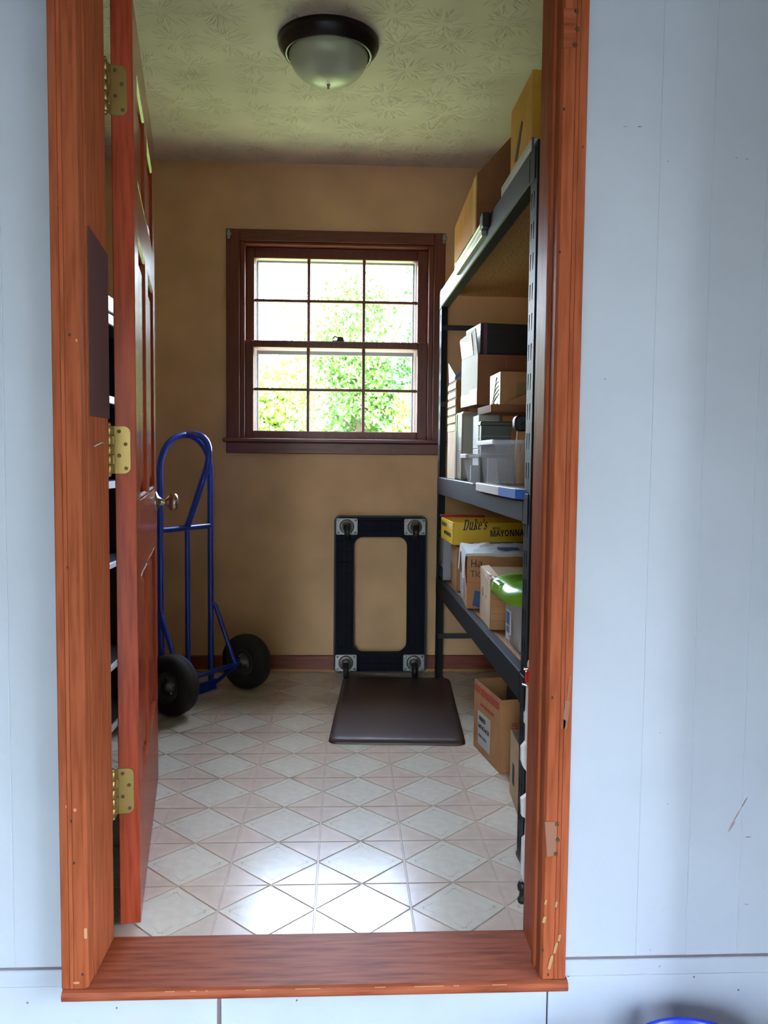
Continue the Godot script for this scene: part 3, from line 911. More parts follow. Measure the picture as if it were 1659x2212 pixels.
# ---- the open door ------------------------------------------------------------------------------------------
func build_door() -> void:
	var d := thing("door_1", "reddish stained six panel door standing open into the room", "door", Vector3(-0.163, 0.010, 0.060), 100.2)
	d.set_meta("kind", "structure")
	var W := 0.862
	var H := 2.030
	var T := 0.045
	# x along the door from the hinges, y up, z = 0 the outer face, -T the inner face
	var xs := [0.0, 0.110, 0.376, 0.486, 0.752, W]
	for k in [[xs[0], xs[1]], [xs[4], xs[5]]]:
		var b := nb(); span(b, Vector3(k[0], 0, -T), Vector3(k[1], H, 0), 0.0015); part(d, "stile", b, M.door_wood)
	var rails := [[0.0, 0.282], [0.780, 0.955], [1.560, 1.672], [1.915, H]]
	for r in rails:
		var b := nb(); span(b, Vector3(xs[1], r[0], -T), Vector3(xs[4], r[1], 0), 0.001); part(d, "rail", b, M.door_wood_across)
	for k in 3:
		var b := nb(); span(b, Vector3(xs[2], rails[k][1], -T), Vector3(xs[3], rails[k + 1][0], 0), 0.001); part(d, "mullion", b, M.door_wood)
	for c in 2:
		for k in 3:
			var x0: float = xs[1 + 2 * c]
			var x1: float = xs[2 + 2 * c]
			var y0: float = rails[k][1]
			var y1: float = rails[k + 1][0]
			var b := nb()
			span(b, Vector3(x0, y0, -T + 0.016), Vector3(x1, y1, -0.016))
			# the raised field, sloped at its edges, on both faces
			for s in [-1.0, 1.0]:
				var zf: float = -T / 2 + s * (T / 2 - 0.016)
				var zt: float = -T / 2 + s * (T / 2 - 0.006)
				var o := [Vector3(x0 + 0.012, y0 + 0.012, zf), Vector3(x1 - 0.012, y0 + 0.012, zf), Vector3(x1 - 0.012, y1 - 0.012, zf), Vector3(x0 + 0.012, y1 - 0.012, zf)]
				var n := [Vector3(x0 + 0.045, y0 + 0.045, zt), Vector3(x1 - 0.045, y0 + 0.045, zt), Vector3(x1 - 0.045, y1 - 0.045, zt), Vector3(x0 + 0.045, y1 - 0.045, zt)]
				var mid := Vector3((x0 + x1) / 2, (y0 + y1) / 2, -T / 2)
				for i in 4: outward(b, [o[i], o[(i + 1) % 4], n[(i + 1) % 4], n[i]], mid)
				outward(b, [n[0], n[1], n[2], n[3]], mid)
			part(d, "panel", b, M.door_wood)
			b = nb()
			for s in [-1.0, 1.0]:
				var zt: float = -T / 2 + s * (T / 2 - 0.008)
				span(b, Vector3(x0, y0, zt - 0.008), Vector3(x0 + 0.012, y1, zt + 0.008), 0.005)
				span(b, Vector3(x1 - 0.012, y0, zt - 0.008), Vector3(x1, y1, zt + 0.008), 0.005)
				span(b, Vector3(x0, y0, zt - 0.008), Vector3(x1, y0 + 0.012, zt + 0.008), 0.005)
				span(b, Vector3(x0, y1 - 0.012, zt - 0.008), Vector3(x1, y1, zt + 0.008), 0.005)
			part(d, "panel_molding", b, M.door_wood)
	# hinges: leaf let into the edge, barrel beside it
	var inv := d.transform.affine_inverse()
	for y in [1.8285, 1.0695, 0.310]:
		var b := nb()
		var poly := PackedVector2Array([Vector2(-0.047, -0.0515), Vector2(-0.047, 0.0515)])
		for i in 6: poly.append(Vector2(-0.012 - 0.014 + 0.014 * sin(PI / 2 * i / 5), 0.0515 - 0.014 + 0.014 * cos(PI / 2 * i / 5)))
		for i in 6: poly.append(Vector2(-0.012 - 0.014 + 0.014 * cos(PI / 2 * i / 5), -0.0515 + 0.014 - 0.014 * sin(PI / 2 * i / 5)))
		# outline drawn in (z, y), pushed out of the hinge edge (towards -x)
		prism(b, poly, -0.0005, 0.0022, 0.0004, Transform3D(Basis(Vector3(0, 0, 1), Vector3(0, 1, 0), Vector3(-1, 0, 0)), Vector3(0, y, 0)))
		var pin := inv * Vector3(-0.2155, y + 0.010, 0.087)
		for k in 5:
			lathe(b, [Vector2(0, -0.0102), Vector2(0.0068, -0.0102), Vector2(0.0074, -0.0096), Vector2(0.0074, 0.0096), Vector2(0.0068, 0.0102), Vector2(0, 0.0102)], 14, Transform3D(Basis(), Vector3(pin.x, y + (k - 2) * 0.0208, pin.z)))
		for s in [-1.0, 1.0]:
			lathe(b, [Vector2(0, -0.003), Vector2(0.0055, -0.003), Vector2(0.0062, 0), Vector2(0.004, 0.004), Vector2(0, 0.005)], 12, Transform3D(Basis(Vector3(1, 0, 0), 0.0 if s > 0 else PI), Vector3(pin.x, y + s * 0.0545, pin.z)))
		for k in [-1, 1]:
			var c := Vector3((pin.x + 0.0) / 2, y + k * 0.0208 * (1 if k > 0 else 1), (pin.z - 0.046) / 2)
			box(b, c, Vector3(0.002, 0.0195, 0.014), 0.0004, Transform3D())
		for k in 3:
			var p0 := Vector3(pin.x, y + (k - 1) * 0.0416, pin.z)
			var p1 := Vector3(-0.001, y + (k - 1) * 0.0416, -0.044)
			quad(b, p0 + Vector3(0, -0.0098, 0), p1 + Vector3(0, -0.0098, 0), p1 + Vector3(0, 0.0098, 0), p0 + Vector3(0, 0.0098, 0))
		var hg := part(d, "hinge", b, M.brass)
		for k in 4:
			b = nb()
			lathe(b, [Vector2(0.0042, 0.0), Vector2(0.0042, 0.0006), Vector2(0.003, 0.001), Vector2(0.001, 0.0003), Vector2(0, 0.0003)], 10, Transform3D(Basis(Vector3(0, 0, 1), PI / 2), Vector3(-0.002, y + [0.040, 0.0125, -0.0125, -0.040][k], [-0.036, -0.0225, -0.036, -0.0215][k])))
			part(hg, "screw", b, M.brass_dark)
	# knobs on both faces
	for s in [1.0, -1.0]:
		var b := nb()
		var at := Vector3(0.803, 0.914, 0.0 if s > 0 else -T)
		var xf := Transform3D(Basis(Vector3(1, 0, 0), PI / 2 * s), at)
		lathe(b, [Vector2(0.0325, 0.0), Vector2(0.0325, 0.003), Vector2(0.029, 0.006), Vector2(0.018, 0.010), Vector2(0.0125, 0.017), Vector2(0.0105, 0.024), Vector2(0.0105, 0.032)], 26, xf)
		var ro := part(d, "rosette", b, M.nickel)
		b = nb()
		lathe(b, [Vector2(0.0105, 0.030), Vector2(0.0125, 0.034), Vector2(0.019, 0.039), Vector2(0.0255, 0.047), Vector2(0.0275, 0.055), Vector2(0.026, 0.063), Vector2(0.021, 0.068), Vector2(0.011, 0.0705), Vector2(0, 0.071)], 26, xf)
		part(ro, "knob", b, M.nickel)
	var b := nb()
	span(b, Vector3(W - 0.001, 0.885, -0.034), Vector3(W + 0.001, 0.943, -0.011), 0.0004)
	part(d, "latch_plate", b, M.brass)

# ---- ceiling light ------------------------------------------------------------------------------------------
func build_ceiling_light() -> void:
	var t := thing("ceiling_light", "flush ceiling light with dark bronze ring and frosted glass dome", "ceiling light", Vector3(0.226, TOP, -1.012))
	var b := nb()
	lathe(b, [Vector2(0, -0.0005), Vector2(0.0, -0.012), Vector2(0.138, -0.012), Vector2(0.137, -0.046), Vector2(0.143, -0.052), Vector2(0.150, -0.050), Vector2(0.158, -0.036), Vector2(0.167, -0.026), Vector2(0.172, -0.014), Vector2(0.171, 0.0), Vector2(0, 0)], 48)
	part(t, "ring", b, M.bronze_dark)
	b = nb()
	var prof := []
	for i in 15:
		var a := PI / 2 * i / 14
		prof.append(Vector2(0.135 * sin(a), -0.046 - 0.098 * cos(a)))
	lathe(b, prof, 40)
	part(t, "glass_dome", b, M.dome_glass)
	b = nb()
	lathe(b, [Vector2(0, -0.160), Vector2(0.004, -0.158), Vector2(0.005, -0.153), Vector2(0.003, -0.149), Vector2(0.006, -0.146), Vector2(0.006, -0.142), Vector2(0, -0.141)], 14)
	part(t, "finial", b, M.nickel)
	for x in [-0.055, 0.05]:
		b = nb()
		var q := []
		for i in 9: q.append(Vector2(0.028 * sin(PI * i / 8.0) + 0.0001, -0.092 - 0.028 * cos(PI * i / 8.0)))
		lathe(b, q, 16, Transform3D(Basis(), Vector3(x, 0, 0.02)))
		lathe(b, [Vector2(0.013, -0.068), Vector2(0.013, -0.012)], 12, Transform3D(Basis(), Vector3(x, 0, 0.02)))
		part(t, "bulb", b, M.bulb_white)

# ---- the black boltless rack --------------------------------------------------------------------------------
const RACK_TURN := 0.9
const RL := 1.84
const RD := 0.58
const LEVELS := [0.507, 0.985, 1.856]

func build_rack() -> void:
	var r := thing("shelving_rack", "black steel rack of three particle board shelves along the right wall", "shelving rack", Vector3(0.7645, 0, -0.185), 0.92)
	# local: x = depth into the wall, -z = length
	for e in [[0.0, 0.0], [0.0, 1.0], [1.0, 0.0], [1.0, 1.0]]:
		var b := nb()
		var x: float = e[0] * RD
		var z: float = -e[1] * RL
		var ix := -1.0 if e[0] > 0 else 1.0
		var iz := 1.0 if e[1] > 0 else -1.0
		var top := 1.862
		# end flange across the depth
		span(b, Vector3(x, 0.0, z), Vector3(x + ix * 0.038, top, z + iz * 0.0022), 0.0006)
		# aisle flange with tapered slots cut in pairs: strips between the slots
		var f0 := iz * 0.006
		var w := 0.066
		var strips := [0.0, 0.020, 0.030, 0.044, 0.054, w]
		for k in [0, 2, 4]:
			span(b, Vector3(x, 0.0, z + iz * strips[k]), Vector3(x + ix * 0.0022, top, z + iz * strips[k + 1]), 0.0005)
		var y := 0.03
		while y < top - 0.05:
			for k in [1, 3]:
				span(b, Vector3(x, y - 0.034 if y > 0.05 else 0.0, z + iz * strips[k]), Vector3(x + ix * 0.0022, y, z + iz * strips[k + 1]))
				# the taper of the keyhole
				var zz: float = z + iz * strips[k]
				var zw: float = z + iz * strips[k + 1]
				var zt: float = lerpf(zz, zw, 0.5)
				prism(b, PackedVector2Array([Vector2(-zz, y), Vector2(-zt, y), Vector2(-zz, y + 0.042)]), 0, 0.0022, 0.0, Transform3D(Basis(Vector3(0, 0, -1), Vector3(0, 1, 0), Vector3(ix, 0, 0)), Vector3(x, 0, 0)))
			y += 0.076
		span(b, Vector3(x, top - 0.03, z), Vector3(x + ix * 0.0022, top, z + iz * w), 0.0004)
		part(r, "post", b, M.rack_black)
		b = nb()
		span(b, Vector3(x - ix * 0.002, 0, z - iz * 0.002), Vector3(x + ix * 0.044, 0.012, z + iz * 0.07), 0.002)
		part(r, "foot_cap", b, M.rubber_black)
	for y in LEVELS:
		for s in 2:
			var b := nb()
			var x: float = 0.0 if s == 0 else RD
			var ix := 1.0 if s == 0 else -1.0
			# channel beam: front web, rolled top ledge, bottom return
			var prof := PackedVector2Array([Vector2(-0.004, -0.078), Vector2(-0.004, -0.004), Vector2(-0.001, 0.0), Vector2(0.022, 0.0), Vector2(0.025, -0.003), Vector2(0.025, -0.014), Vector2(0.022, -0.014), Vector2(0.022, -0.0035), Vector2(0.0005, -0.0035), Vector2(-0.0015, -0.006), Vector2(-0.0015, -0.076), Vector2(0.034, -0.076), Vector2(0.034, -0.081), Vector2(0.0, -0.081)])
			var m := PackedVector2Array()
			for p in prof: m.append(Vector2(x + p.x * ix, y + p.y))
			prism(b, m, -RL + 0.067, -0.067)
			part(r, "beam", b, M.rack_black)
			for zc in [-0.045, -RL + 0.045]:
				b = nb()
				span(b, Vector3(x - 0.003 * ix, y - 0.085, zc - 0.03), Vector3(x + 0.0005 * ix, y - 0.005, zc + 0.03), 0.0012)
				part(r, "beam_bracket", b, M.rack_black)
		var b := nb()
		span(b, Vector3(0.026, y - 0.016, -RL + 0.01), Vector3(RD - 0.026, y - 0.001, -0.01))
		part(r, "shelf_board", b, M.particle_board)
	for z in [-0.012, -RL + 0.012]:
		for y in [0.215, 0.72, 1.33, 1.69]:
			var b := nb()
			span(b, Vector3(0.01, y - 0.012, z - 0.004), Vector3(RD - 0.01, y + 0.012, z + 0.004), 0.001)
			part(r, "end_brace", b, M.rack_dark)
	# a slim metal bar with a black end clipped to the top beam
	var t := thing("metal_bar", "slim metal bar with a black end cap on the top rack beam", "bar", Vector3(0.7435, 1.8285, -0.84), 0.92)
	var b := nb()
	prism(b, PackedVector2Array([Vector2(-0.0065, -0.028), Vector2(-0.0095, -0.026), Vector2(-0.0095, 0.020), Vector2(-0.0065, 0.024), Vector2(0.0075, 0.024), Vector2(0.0075, -0.028)]), -0.57, 0.0)
	part(t, "rail", b, M.steel)
	b = nb()
	span(b, Vector3(-0.0125, 0.010, -0.57), Vector3(-0.0092, 0.018, 0.0), 0.001)
	span(b, Vector3(-0.0115, -0.008, -0.57), Vector3(-0.0092, -0.004, 0.0), 0.001)
	part(t, "rib", b, M.chrome)
	b = nb()
	span(b, Vector3(-0.016, -0.012, 0.0), Vector3(0.0075, 0.034, 0.055), 0.003)
	part(t, "end_cap", b, M.rubber_black)

# ---- hand truck ---------------------------------------------------------------------------------------------
func build_hand_truck() -> void:
	# local: x along the axle from the left wheel to the right, +z the wheel side
	var a := Vector3(0.6, 0, -0.8)
	var base := Vector3(-0.297, 0, -1.873) - a * 0.176
	var t := thing("hand_truck", "blue tubular hand truck with black tires by the back wall", "hand truck", base, 56.6)
	var r := 0.0138
	var hw := 0.153
	var b := nb()
	var loop := [Vector3(-hw, 0.03, 0), Vector3(-hw, 0.5, 0)]
	for i in 17:
		var g := PI * i / 16
		loop.append(Vector3(-hw * cos(g), 1.012 + 0.152 * sin(g), 0))
	loop += [Vector3(hw, 0.5, 0), Vector3(hw, 0.03, 0)]
	tube(b, loop, r, 12)
	part(t, "main_frame", b, M.blue_paint)
	b = nb()
	var h := [Vector3(0.004, 0.757, 0.0), Vector3(0.004, 0.80, 0.020), Vector3(0.004, 0.90, 0.064)]
	h += bez(Vector3(0.004, 1.02, 0.117), Vector3(0.004, 1.105, 0.152), Vector3(0.004, 1.165, 0.12), Vector3(0.004, 1.165, 0.045), 10)
	h.append(Vector3(0.004, 1.164, 0.0))
	tube(b, h, r * 1.05, 12)
	part(t, "handle_loop", b, M.blue_paint)
	b = nb()
	tube(b, [Vector3(-hw, 0.757, 0), Vector3(hw, 0.757, 0)], 0.0128, 10)
	part(t, "crossbar", b, M.blue_paint)
	b = nb()
	tube(b, [Vector3(0.006, 0.757, 0), Vector3(0.006, 0.03, 0)], 0.0115, 10)
	part(t, "center_tube", b, M.blue_paint)
	for s in [-1.0, 1.0]:
		b = nb()
		tube(b, [Vector3(s * hw, 0.405, 0.008), Vector3(s * (hw + 0.012), 0.39, 0.018), Vector3(s * (hw + 0.018) + 0.008, 0.135, 0.121), Vector3(s * (hw + 0.016) + 0.008, 0.118, 0.1255)], 0.0105, 8)
		tube(b, [Vector3(s * (hw + 0.016) + 0.008, 0.12, 0.1255), Vector3(s * hw, 0.02, 0.006)], 0.009, 8)
		part(t, "wheel_brace", b, M.blue_paint)
	b = nb()
	tube(b, [Vector3(-0.255, 0.127, 0.1255), Vector3(0.295, 0.127, 0.1255)], 0.0085, 10)
	part(t, "axle", b, M.blue_paint)
	b = nb()
	span(b, Vector3(-hw - 0.01, 0.118, 0.112), Vector3(hw + 0.014, 0.136, 0.117), 0.001)
	part(t, "axle_bar", b, M.blue_paint)
	b = nb()
	prism(b, PackedVector2Array([Vector2(-0.17, 0.02), Vector2(0.17, 0.02), Vector2(0.16, -0.16), Vector2(0.12, -0.19), Vector2(-0.12, -0.19), Vector2(-0.16, -0.16)]), 0.0, 0.005, 0.001, Transform3D(Basis(Vector3(1, 0, 0), Vector3(0, 0, 1), Vector3(0, -1, 0)), Vector3(0, 0.007, 0)))
	span(b, Vector3(-0.17, 0.004, 0.012), Vector3(0.17, 0.05, 0.018), 0.001)
	part(t, "toe_plate", b, M.blue_paint)
	for s in [-1.0, 1.0]:
		b = nb()
		var xf := Transform3D(Basis(Vector3(0, 0, 1), -PI / 2 * s), Vector3(0.02 + s * 0.2335, 0.127, 0.1255))
		lathe(b, [Vector2(0.062, -0.030), Vector2(0.066, -0.036), Vector2(0.085, -0.043), Vector2(0.108, -0.041), Vector2(0.121, -0.032), Vector2(0.125, -0.018), Vector2(0.127, -0.006), Vector2(0.1245, 0.0), Vector2(0.127, 0.006), Vector2(0.125, 0.018), Vector2(0.121, 0.032), Vector2(0.108, 0.041), Vector2(0.085, 0.043), Vector2(0.066, 0.036), Vector2(0.062, 0.030)], 40, xf)
		var w := part(t, "tire", b, M.rubber)
		b = nb()
		lathe(b, [Vector2(0.0, -0.044), Vector2(0.016, -0.044), Vector2(0.018, -0.036), Vector2(0.030, -0.026), Vector2(0.042, -0.022), Vector2(0.052, -0.027), Vector2(0.064, -0.034), Vector2(0.064, 0.034), Vector2(0.052, 0.027), Vector2(0.042, 0.022), Vector2(0.030, 0.026), Vector2(0.018, 0.036), Vector2(0.016, 0.044), Vector2(0.0, 0.044)], 30, xf)
		part(w, "rim", b, M.zinc)
		for k in 5:
			var g := TAU * k / 5
			for e in [-1.0, 1.0]:
				b = nb()
				box(b, xf * Vector3(0.033 * cos(g), e * 0.0265, 0.033 * sin(g)), Vector3(0.005, 0.007, 0.007), 0.0015)
				part(w, "hub_bolt", b, M.chrome)

# ---- platform dolly -----------------------------------------------------------------------------------------
func build_platform_dolly() -> void:
	# stands on the mat on its short edge and leans on the wall; local x, y in its plane, +z its underside
	var lean := deg_to_rad(-3.0)
	var t := thing("platform_dolly", "dark blue open frame moving dolly leaning on the wall, casters outward", "dolly", Vector3(0.4685, 0.020, -2.098))
	t.rotation.x = lean
	var W := 0.452
	var H := 0.768
	var b := nb()
	var outer := rrect(W, H, 0.028, 6, Vector2(0, H / 2))
	var inner := rrect(0.262, 0.566, 0.045, 6, Vector2(0, H / 2 - 0.002))
	ring_prism(b, outer, inner, 0.0, 0.034)
	var body := part(t, "frame", b, M.dolly_plastic)
	b = nb()
	ring_prism(b, rrect(W + 0.004, H + 0.004, 0.03, 6, Vector2(0, H / 2)), rrect(W - 0.012, H - 0.012, 0.024, 6, Vector2(0, H / 2)), -0.014, 0.038)
	part(t, "edge_bumper", b, M.dolly_edge)
	b = nb()
	for s in [-1.0, 1.0]:
		for x in [0.142, 0.166, 0.190, 0.207]:
			span(b, Vector3(s * x - 0.002, 0.115, 0.034), Vector3(s * x + 0.002, 0.655, 0.040), 0.001)
		for k in 11:
			span(b, Vector3(s * 0.134, 0.125 + k * 0.052, 0.034), Vector3(s * 0.212, 0.129 + k * 0.052, 0.039), 0.001)
	for y in [0.022, 0.045, 0.07, 0.695, 0.72, 0.745]:
		span(b, Vector3(-0.125, y - 0.002, 0.034), Vector3(0.125, y + 0.002, 0.040), 0.001)
	for k in 5:
		for y in [0.012, 0.683]:
			span(b, Vector3(-0.1 + k * 0.05 - 0.002, y, 0.034), Vector3(-0.1 + k * 0.05 + 0.002, y + 0.074, 0.039), 0.001)
	part(body, "rib_grid", b, M.dolly_plastic)
	for sx in [-1.0, 1.0]:
		for sy in [0, 1]:
			var c := Vector3(sx * 0.166, 0.050 if sy == 0 else 0.716, 0.040)
			b = nb()
			prism(b, rrect(0.104, 0.080, 0.006, 3), 0.0, 0.004, 0.0008, Transform3D(Basis(), c))
			lathe(b, [Vector2(0.036, 0.004), Vector2(0.034, 0.010), Vector2(0.028, 0.013), Vector2(0.022, 0.012), Vector2(0.018, 0.020), Vector2(0, 0.020)], 22, Transform3D(Basis(Vector3(1, 0, 0), PI / 2), c))
			var pl := part(t, "caster_plate", b, M.zinc)
			for k in [[-1, -1], [-1, 1], [1, -1], [1, 1]]:
				b = nb()
				lathe(b, [Vector2(0.006, 0.004), Vector2(0.005, 0.007), Vector2(0, 0.0075)], 8, Transform3D(Basis(Vector3(1, 0, 0), PI / 2), c + Vector3(k[0] * 0.042, k[1] * 0.030, 0)))
				part(pl, "bolt", b, M.chrome)
			# fork swung down by its own weight, and the wheel in it
			for s in [-1.0, 1.0]:
				b = nb()
				prism(b, PackedVector2Array([Vector2(0.018, 0.020), Vector2(0.018, -0.016), Vector2(0.055, -0.036), Vector2(0.068, -0.034), Vector2(0.070, -0.020), Vector2(0.040, 0.014)]), s * 0.016 - 0.0012, s * 0.016 + 0.0012, 0.0, Transform3D(Basis(Vector3(0, 0, 1), Vector3(0, 1, 0), Vector3(-1, 0, 0)), c))
				part(pl, "fork", b, M.zinc)
			b = nb()
			lathe(b, [Vector2(0, -0.012), Vector2(0.033, -0.012), Vector2(0.0375, -0.008), Vector2(0.0375, 0.008), Vector2(0.033, 0.012), Vector2(0, 0.012)], 24, Transform3D(Basis(Vector3(0, 0, 1), PI / 2), c + Vector3(0, -0.026, 0.058)))
			part(pl, "wheel", b, M.rubber_black)

func build_mat() -> void:
	var t := thing("floor_mat", "thick dark brown cushioned mat lying before the leaning dolly", "floor mat", Vector3(0.520, 0, -1.56), -3.4)
	var b := nb()
	var lay := Basis(Vector3(1, 0, 0), Vector3(0, 0, -1), Vector3(0, 1, 0))   # outline y becomes -z, extrusion becomes y
	var rings := [[0.0, 0.0], [0.004, 0.0], [0.010, 0.003], [0.0165, 0.010], [0.0195, 0.022], [0.020, 0.05]]
	st_rings(b, rings, 0.517, 0.905, 0.035, lay)
	part(t, "pad", b, M.mat_foam)

func st_rings(b: SurfaceTool, rings: Array, w: float, d: float, r: float, basis: Basis) -> void:
	# a cushion: rounded rectangles stacked along the extrusion, [height, inset]
	var xf := Transform3D(basis, Vector3.ZERO)
	b.set_smooth_group(5)
	var prev := PackedVector2Array()
	var prev_h := 0.0
	for k in rings.size():
		var i: float = rings[k][1]
		var o := rrect(w - 2 * i, d - 2 * i, maxf(0.004, r - i * 0.5), 6)
		if k > 0:
			for j in o.size():
				var n := (j + 1) % o.size()
				var q := [xf * Vector3(prev[j].x, prev[j].y, prev_h), xf * Vector3(prev[n].x, prev[n].y, prev_h), xf * Vector3(o[n].x, o[n].y, rings[k][0]), xf * Vector3(o[j].x, o[j].y, rings[k][0])]
				quad(b, q[0], q[1], q[2], q[3])
		prev = o
		prev_h = rings[k][0]
	var c := xf * Vector3(0, 0, prev_h)
	for j in prev.size():
		var n := (j + 1) % prev.size()
		tri(b, c, xf * Vector3(prev[j].x, prev[j].y, prev_h), xf * Vector3(prev[n].x, prev[n].y, prev_h))
	b.set_smooth_group(-1)

# ---- the shelf behind the door ------------------------------------------------------------------------------
func build_back_shelf() -> void:
	var t := thing("shelf_unit", "black shelf unit with pale edged shelves glimpsed behind the open door", "shelf unit", Vector3(-0.55, 0, -0.55))
	# local: x = 0 the front edges, -x towards the left wall, -z along it
	var L := 0.95
	var D := 0.38
	var b := nb()
	for z in [0.0, -L]:
		span(b, Vector3(-D, 0, z - 0.012), Vector3(-0.012, 1.66, z + 0.012), 0.002)
	span(b, Vector3(-D, 0, -L), Vector3(-D + 0.006, 1.66, 0))
	part(t, "carcass", b, M.shelf_black)
	for y in [[1.583, 1.637], [1.538, 1.574], [1.256, 1.283], [0.950, 0.976], [0.660, 0.680], [0.285, 0.305], [0.06, 0.08]]:
		b = nb()
		span(b, Vector3(-D, y[0] + 0.002, -L), Vector3(-0.01, y[1] - 0.002, 0), 0.001)
		var sh := part(t, "shelf", b, M.shelf_black)
		b = nb()
		span(b, Vector3(-0.012, y[0], -L - 0.008), Vector3(0.0, y[1], 0.008), 0.002)
		part(sh, "edge_strip", b, M.shelf_edge)

# ---- cartons ------------------------------------------------------------------------------------------------
func carton(n: String, label: String, at: Vector3, size: Vector3, turn: float, body: String, group := "", open := false, cat := "box") -> Node3D:
	# at = the corner nearest the camera on the aisle side, on what it stands on; size goes right, up and away
	var t := thing(n, label, cat, at, turn, group)
	var b := nb()
	if open:
		var w := 0.004
		span(b, Vector3(0, 0, -size.z), Vector3(size.x, w, 0))
		span(b, Vector3(0, 0, -size.z), Vector3(w, size.y, 0), 0.001)
		span(b, Vector3(size.x - w, 0, -size.z), Vector3(size.x, size.y, 0), 0.001)
		span(b, Vector3(w, 0, -w), Vector3(size.x - w, size.y, 0), 0.001)
		span(b, Vector3(w, 0, -size.z), Vector3(size.x - w, size.y, -size.z + w), 0.001)
	else: span(b, Vector3(0, 0, -size.z), Vector3(size.x, size.y, 0), 0.002)
	part(t, "body", b, M[body])
	return t

func sheet(t: Node3D, n: String, lo: Vector3, hi: Vector3, m: String, bevel := 0.0) -> MeshInstance3D:
	return part(t, n, span(nb(), lo, hi, bevel), M[m])

const AISLE := Basis(Vector3(0, 0, 1), Vector3(0, 1, 0), Vector3(-1, 0, 0))   # lettering on the face towards the aisle

func panel_poly(t: Node3D, n: String, pts: Array, thick: Vector3, m: String) -> MeshInstance3D:
	# a flat flap through 3D corners, given a thickness
	var b := nb()
	var mid := Vector3.ZERO
	for p in pts: mid += p
	mid = mid / pts.size() + thick / 2
	var top := []
	for p in pts: top.append(p + thick)
	outward(b, pts.duplicate(), mid)
	outward(b, top.duplicate(), mid)
	for i in pts.size():
		var j := (i + 1) % pts.size()
		outward(b, [pts[i], pts[j], top[j], top[i]], mid)
	return part(t, n, b, M[m])

func build_top_shelf() -> void:
	var y := 1.857
	var t := carton("flat_box", "flat white carton with a plum corner on the top shelf by the near post", Vector3(0.769, y, -0.27), Vector3(0.42, 0.041, 0.39), 0.9, "paper_white")
	sheet(t, "corner_strip", Vector3(-0.0008, 0.0, -0.004), Vector3(0.005, 0.0415, 0.0008), "plum")
	sheet(t, "lid_seam", Vector3(-0.0006, 0.030, -0.388), Vector3(0.0, 0.0312, -0.003), "paper_grey")
	t = carton("cardboard_box", "tall yellow brown carton with a torn hand hole atop the white carton", Vector3(0.781, y + 0.042, -0.336), Vector3(0.36, 0.2, 0.265), 0.6, "kraft_orange")
	var b := nb()
	prism(b, PackedVector2Array([Vector2(-0.205, 0.03), Vector2(-0.17, 0.024), Vector2(-0.135, 0.06), Vector2(-0.105, 0.105), Vector2(-0.12, 0.115), Vector2(-0.15, 0.085), Vector2(-0.18, 0.06)]), 0.0002, 0.0012, 0.0, Transform3D(AISLE, Vector3.ZERO))
	part(t, "torn_hole", b, M.print_black)
	sheet(t, "corner_fold", Vector3(-0.0006, 0, -0.006), Vector3(0.0, 0.2, -0.002), "kraft_pale")
	sheet(t, "tape", Vector3(0.04, 0.1, 0.0), Vector3(0.20, 0.15, 0.0006), "kraft")
	t = carton("wood_print_box", "long orange brown carton with a raised flap, farthest on the top shelf", Vector3(0.770, y, -1.19), Vector3(0.40, 0.266, 0.70), -1.0, "wood_print")
	sheet(t, "shaded_end", Vector3(0.001, 0.001, 0.0), Vector3(0.4, 0.266, 0.003), "kraft_dark")  # darker colour stands in for shade on the unlit end
	panel_poly(t, "flap", [Vector3(0.002, 0.264, 0.0), Vector3(0.4, 0.264, 0.0), Vector3(0.4, 0.49, 0.0), Vector3(0.19, 0.47, 0.0)], Vector3(0, 0, 0.003), "kraft_dark")  # same dark colour, the shade on the flap painted in
	sheet(t, "tape", Vector3(-0.0006, 0.0, -0.09), Vector3(0.0, 0.266, -0.03), "kraft_light")

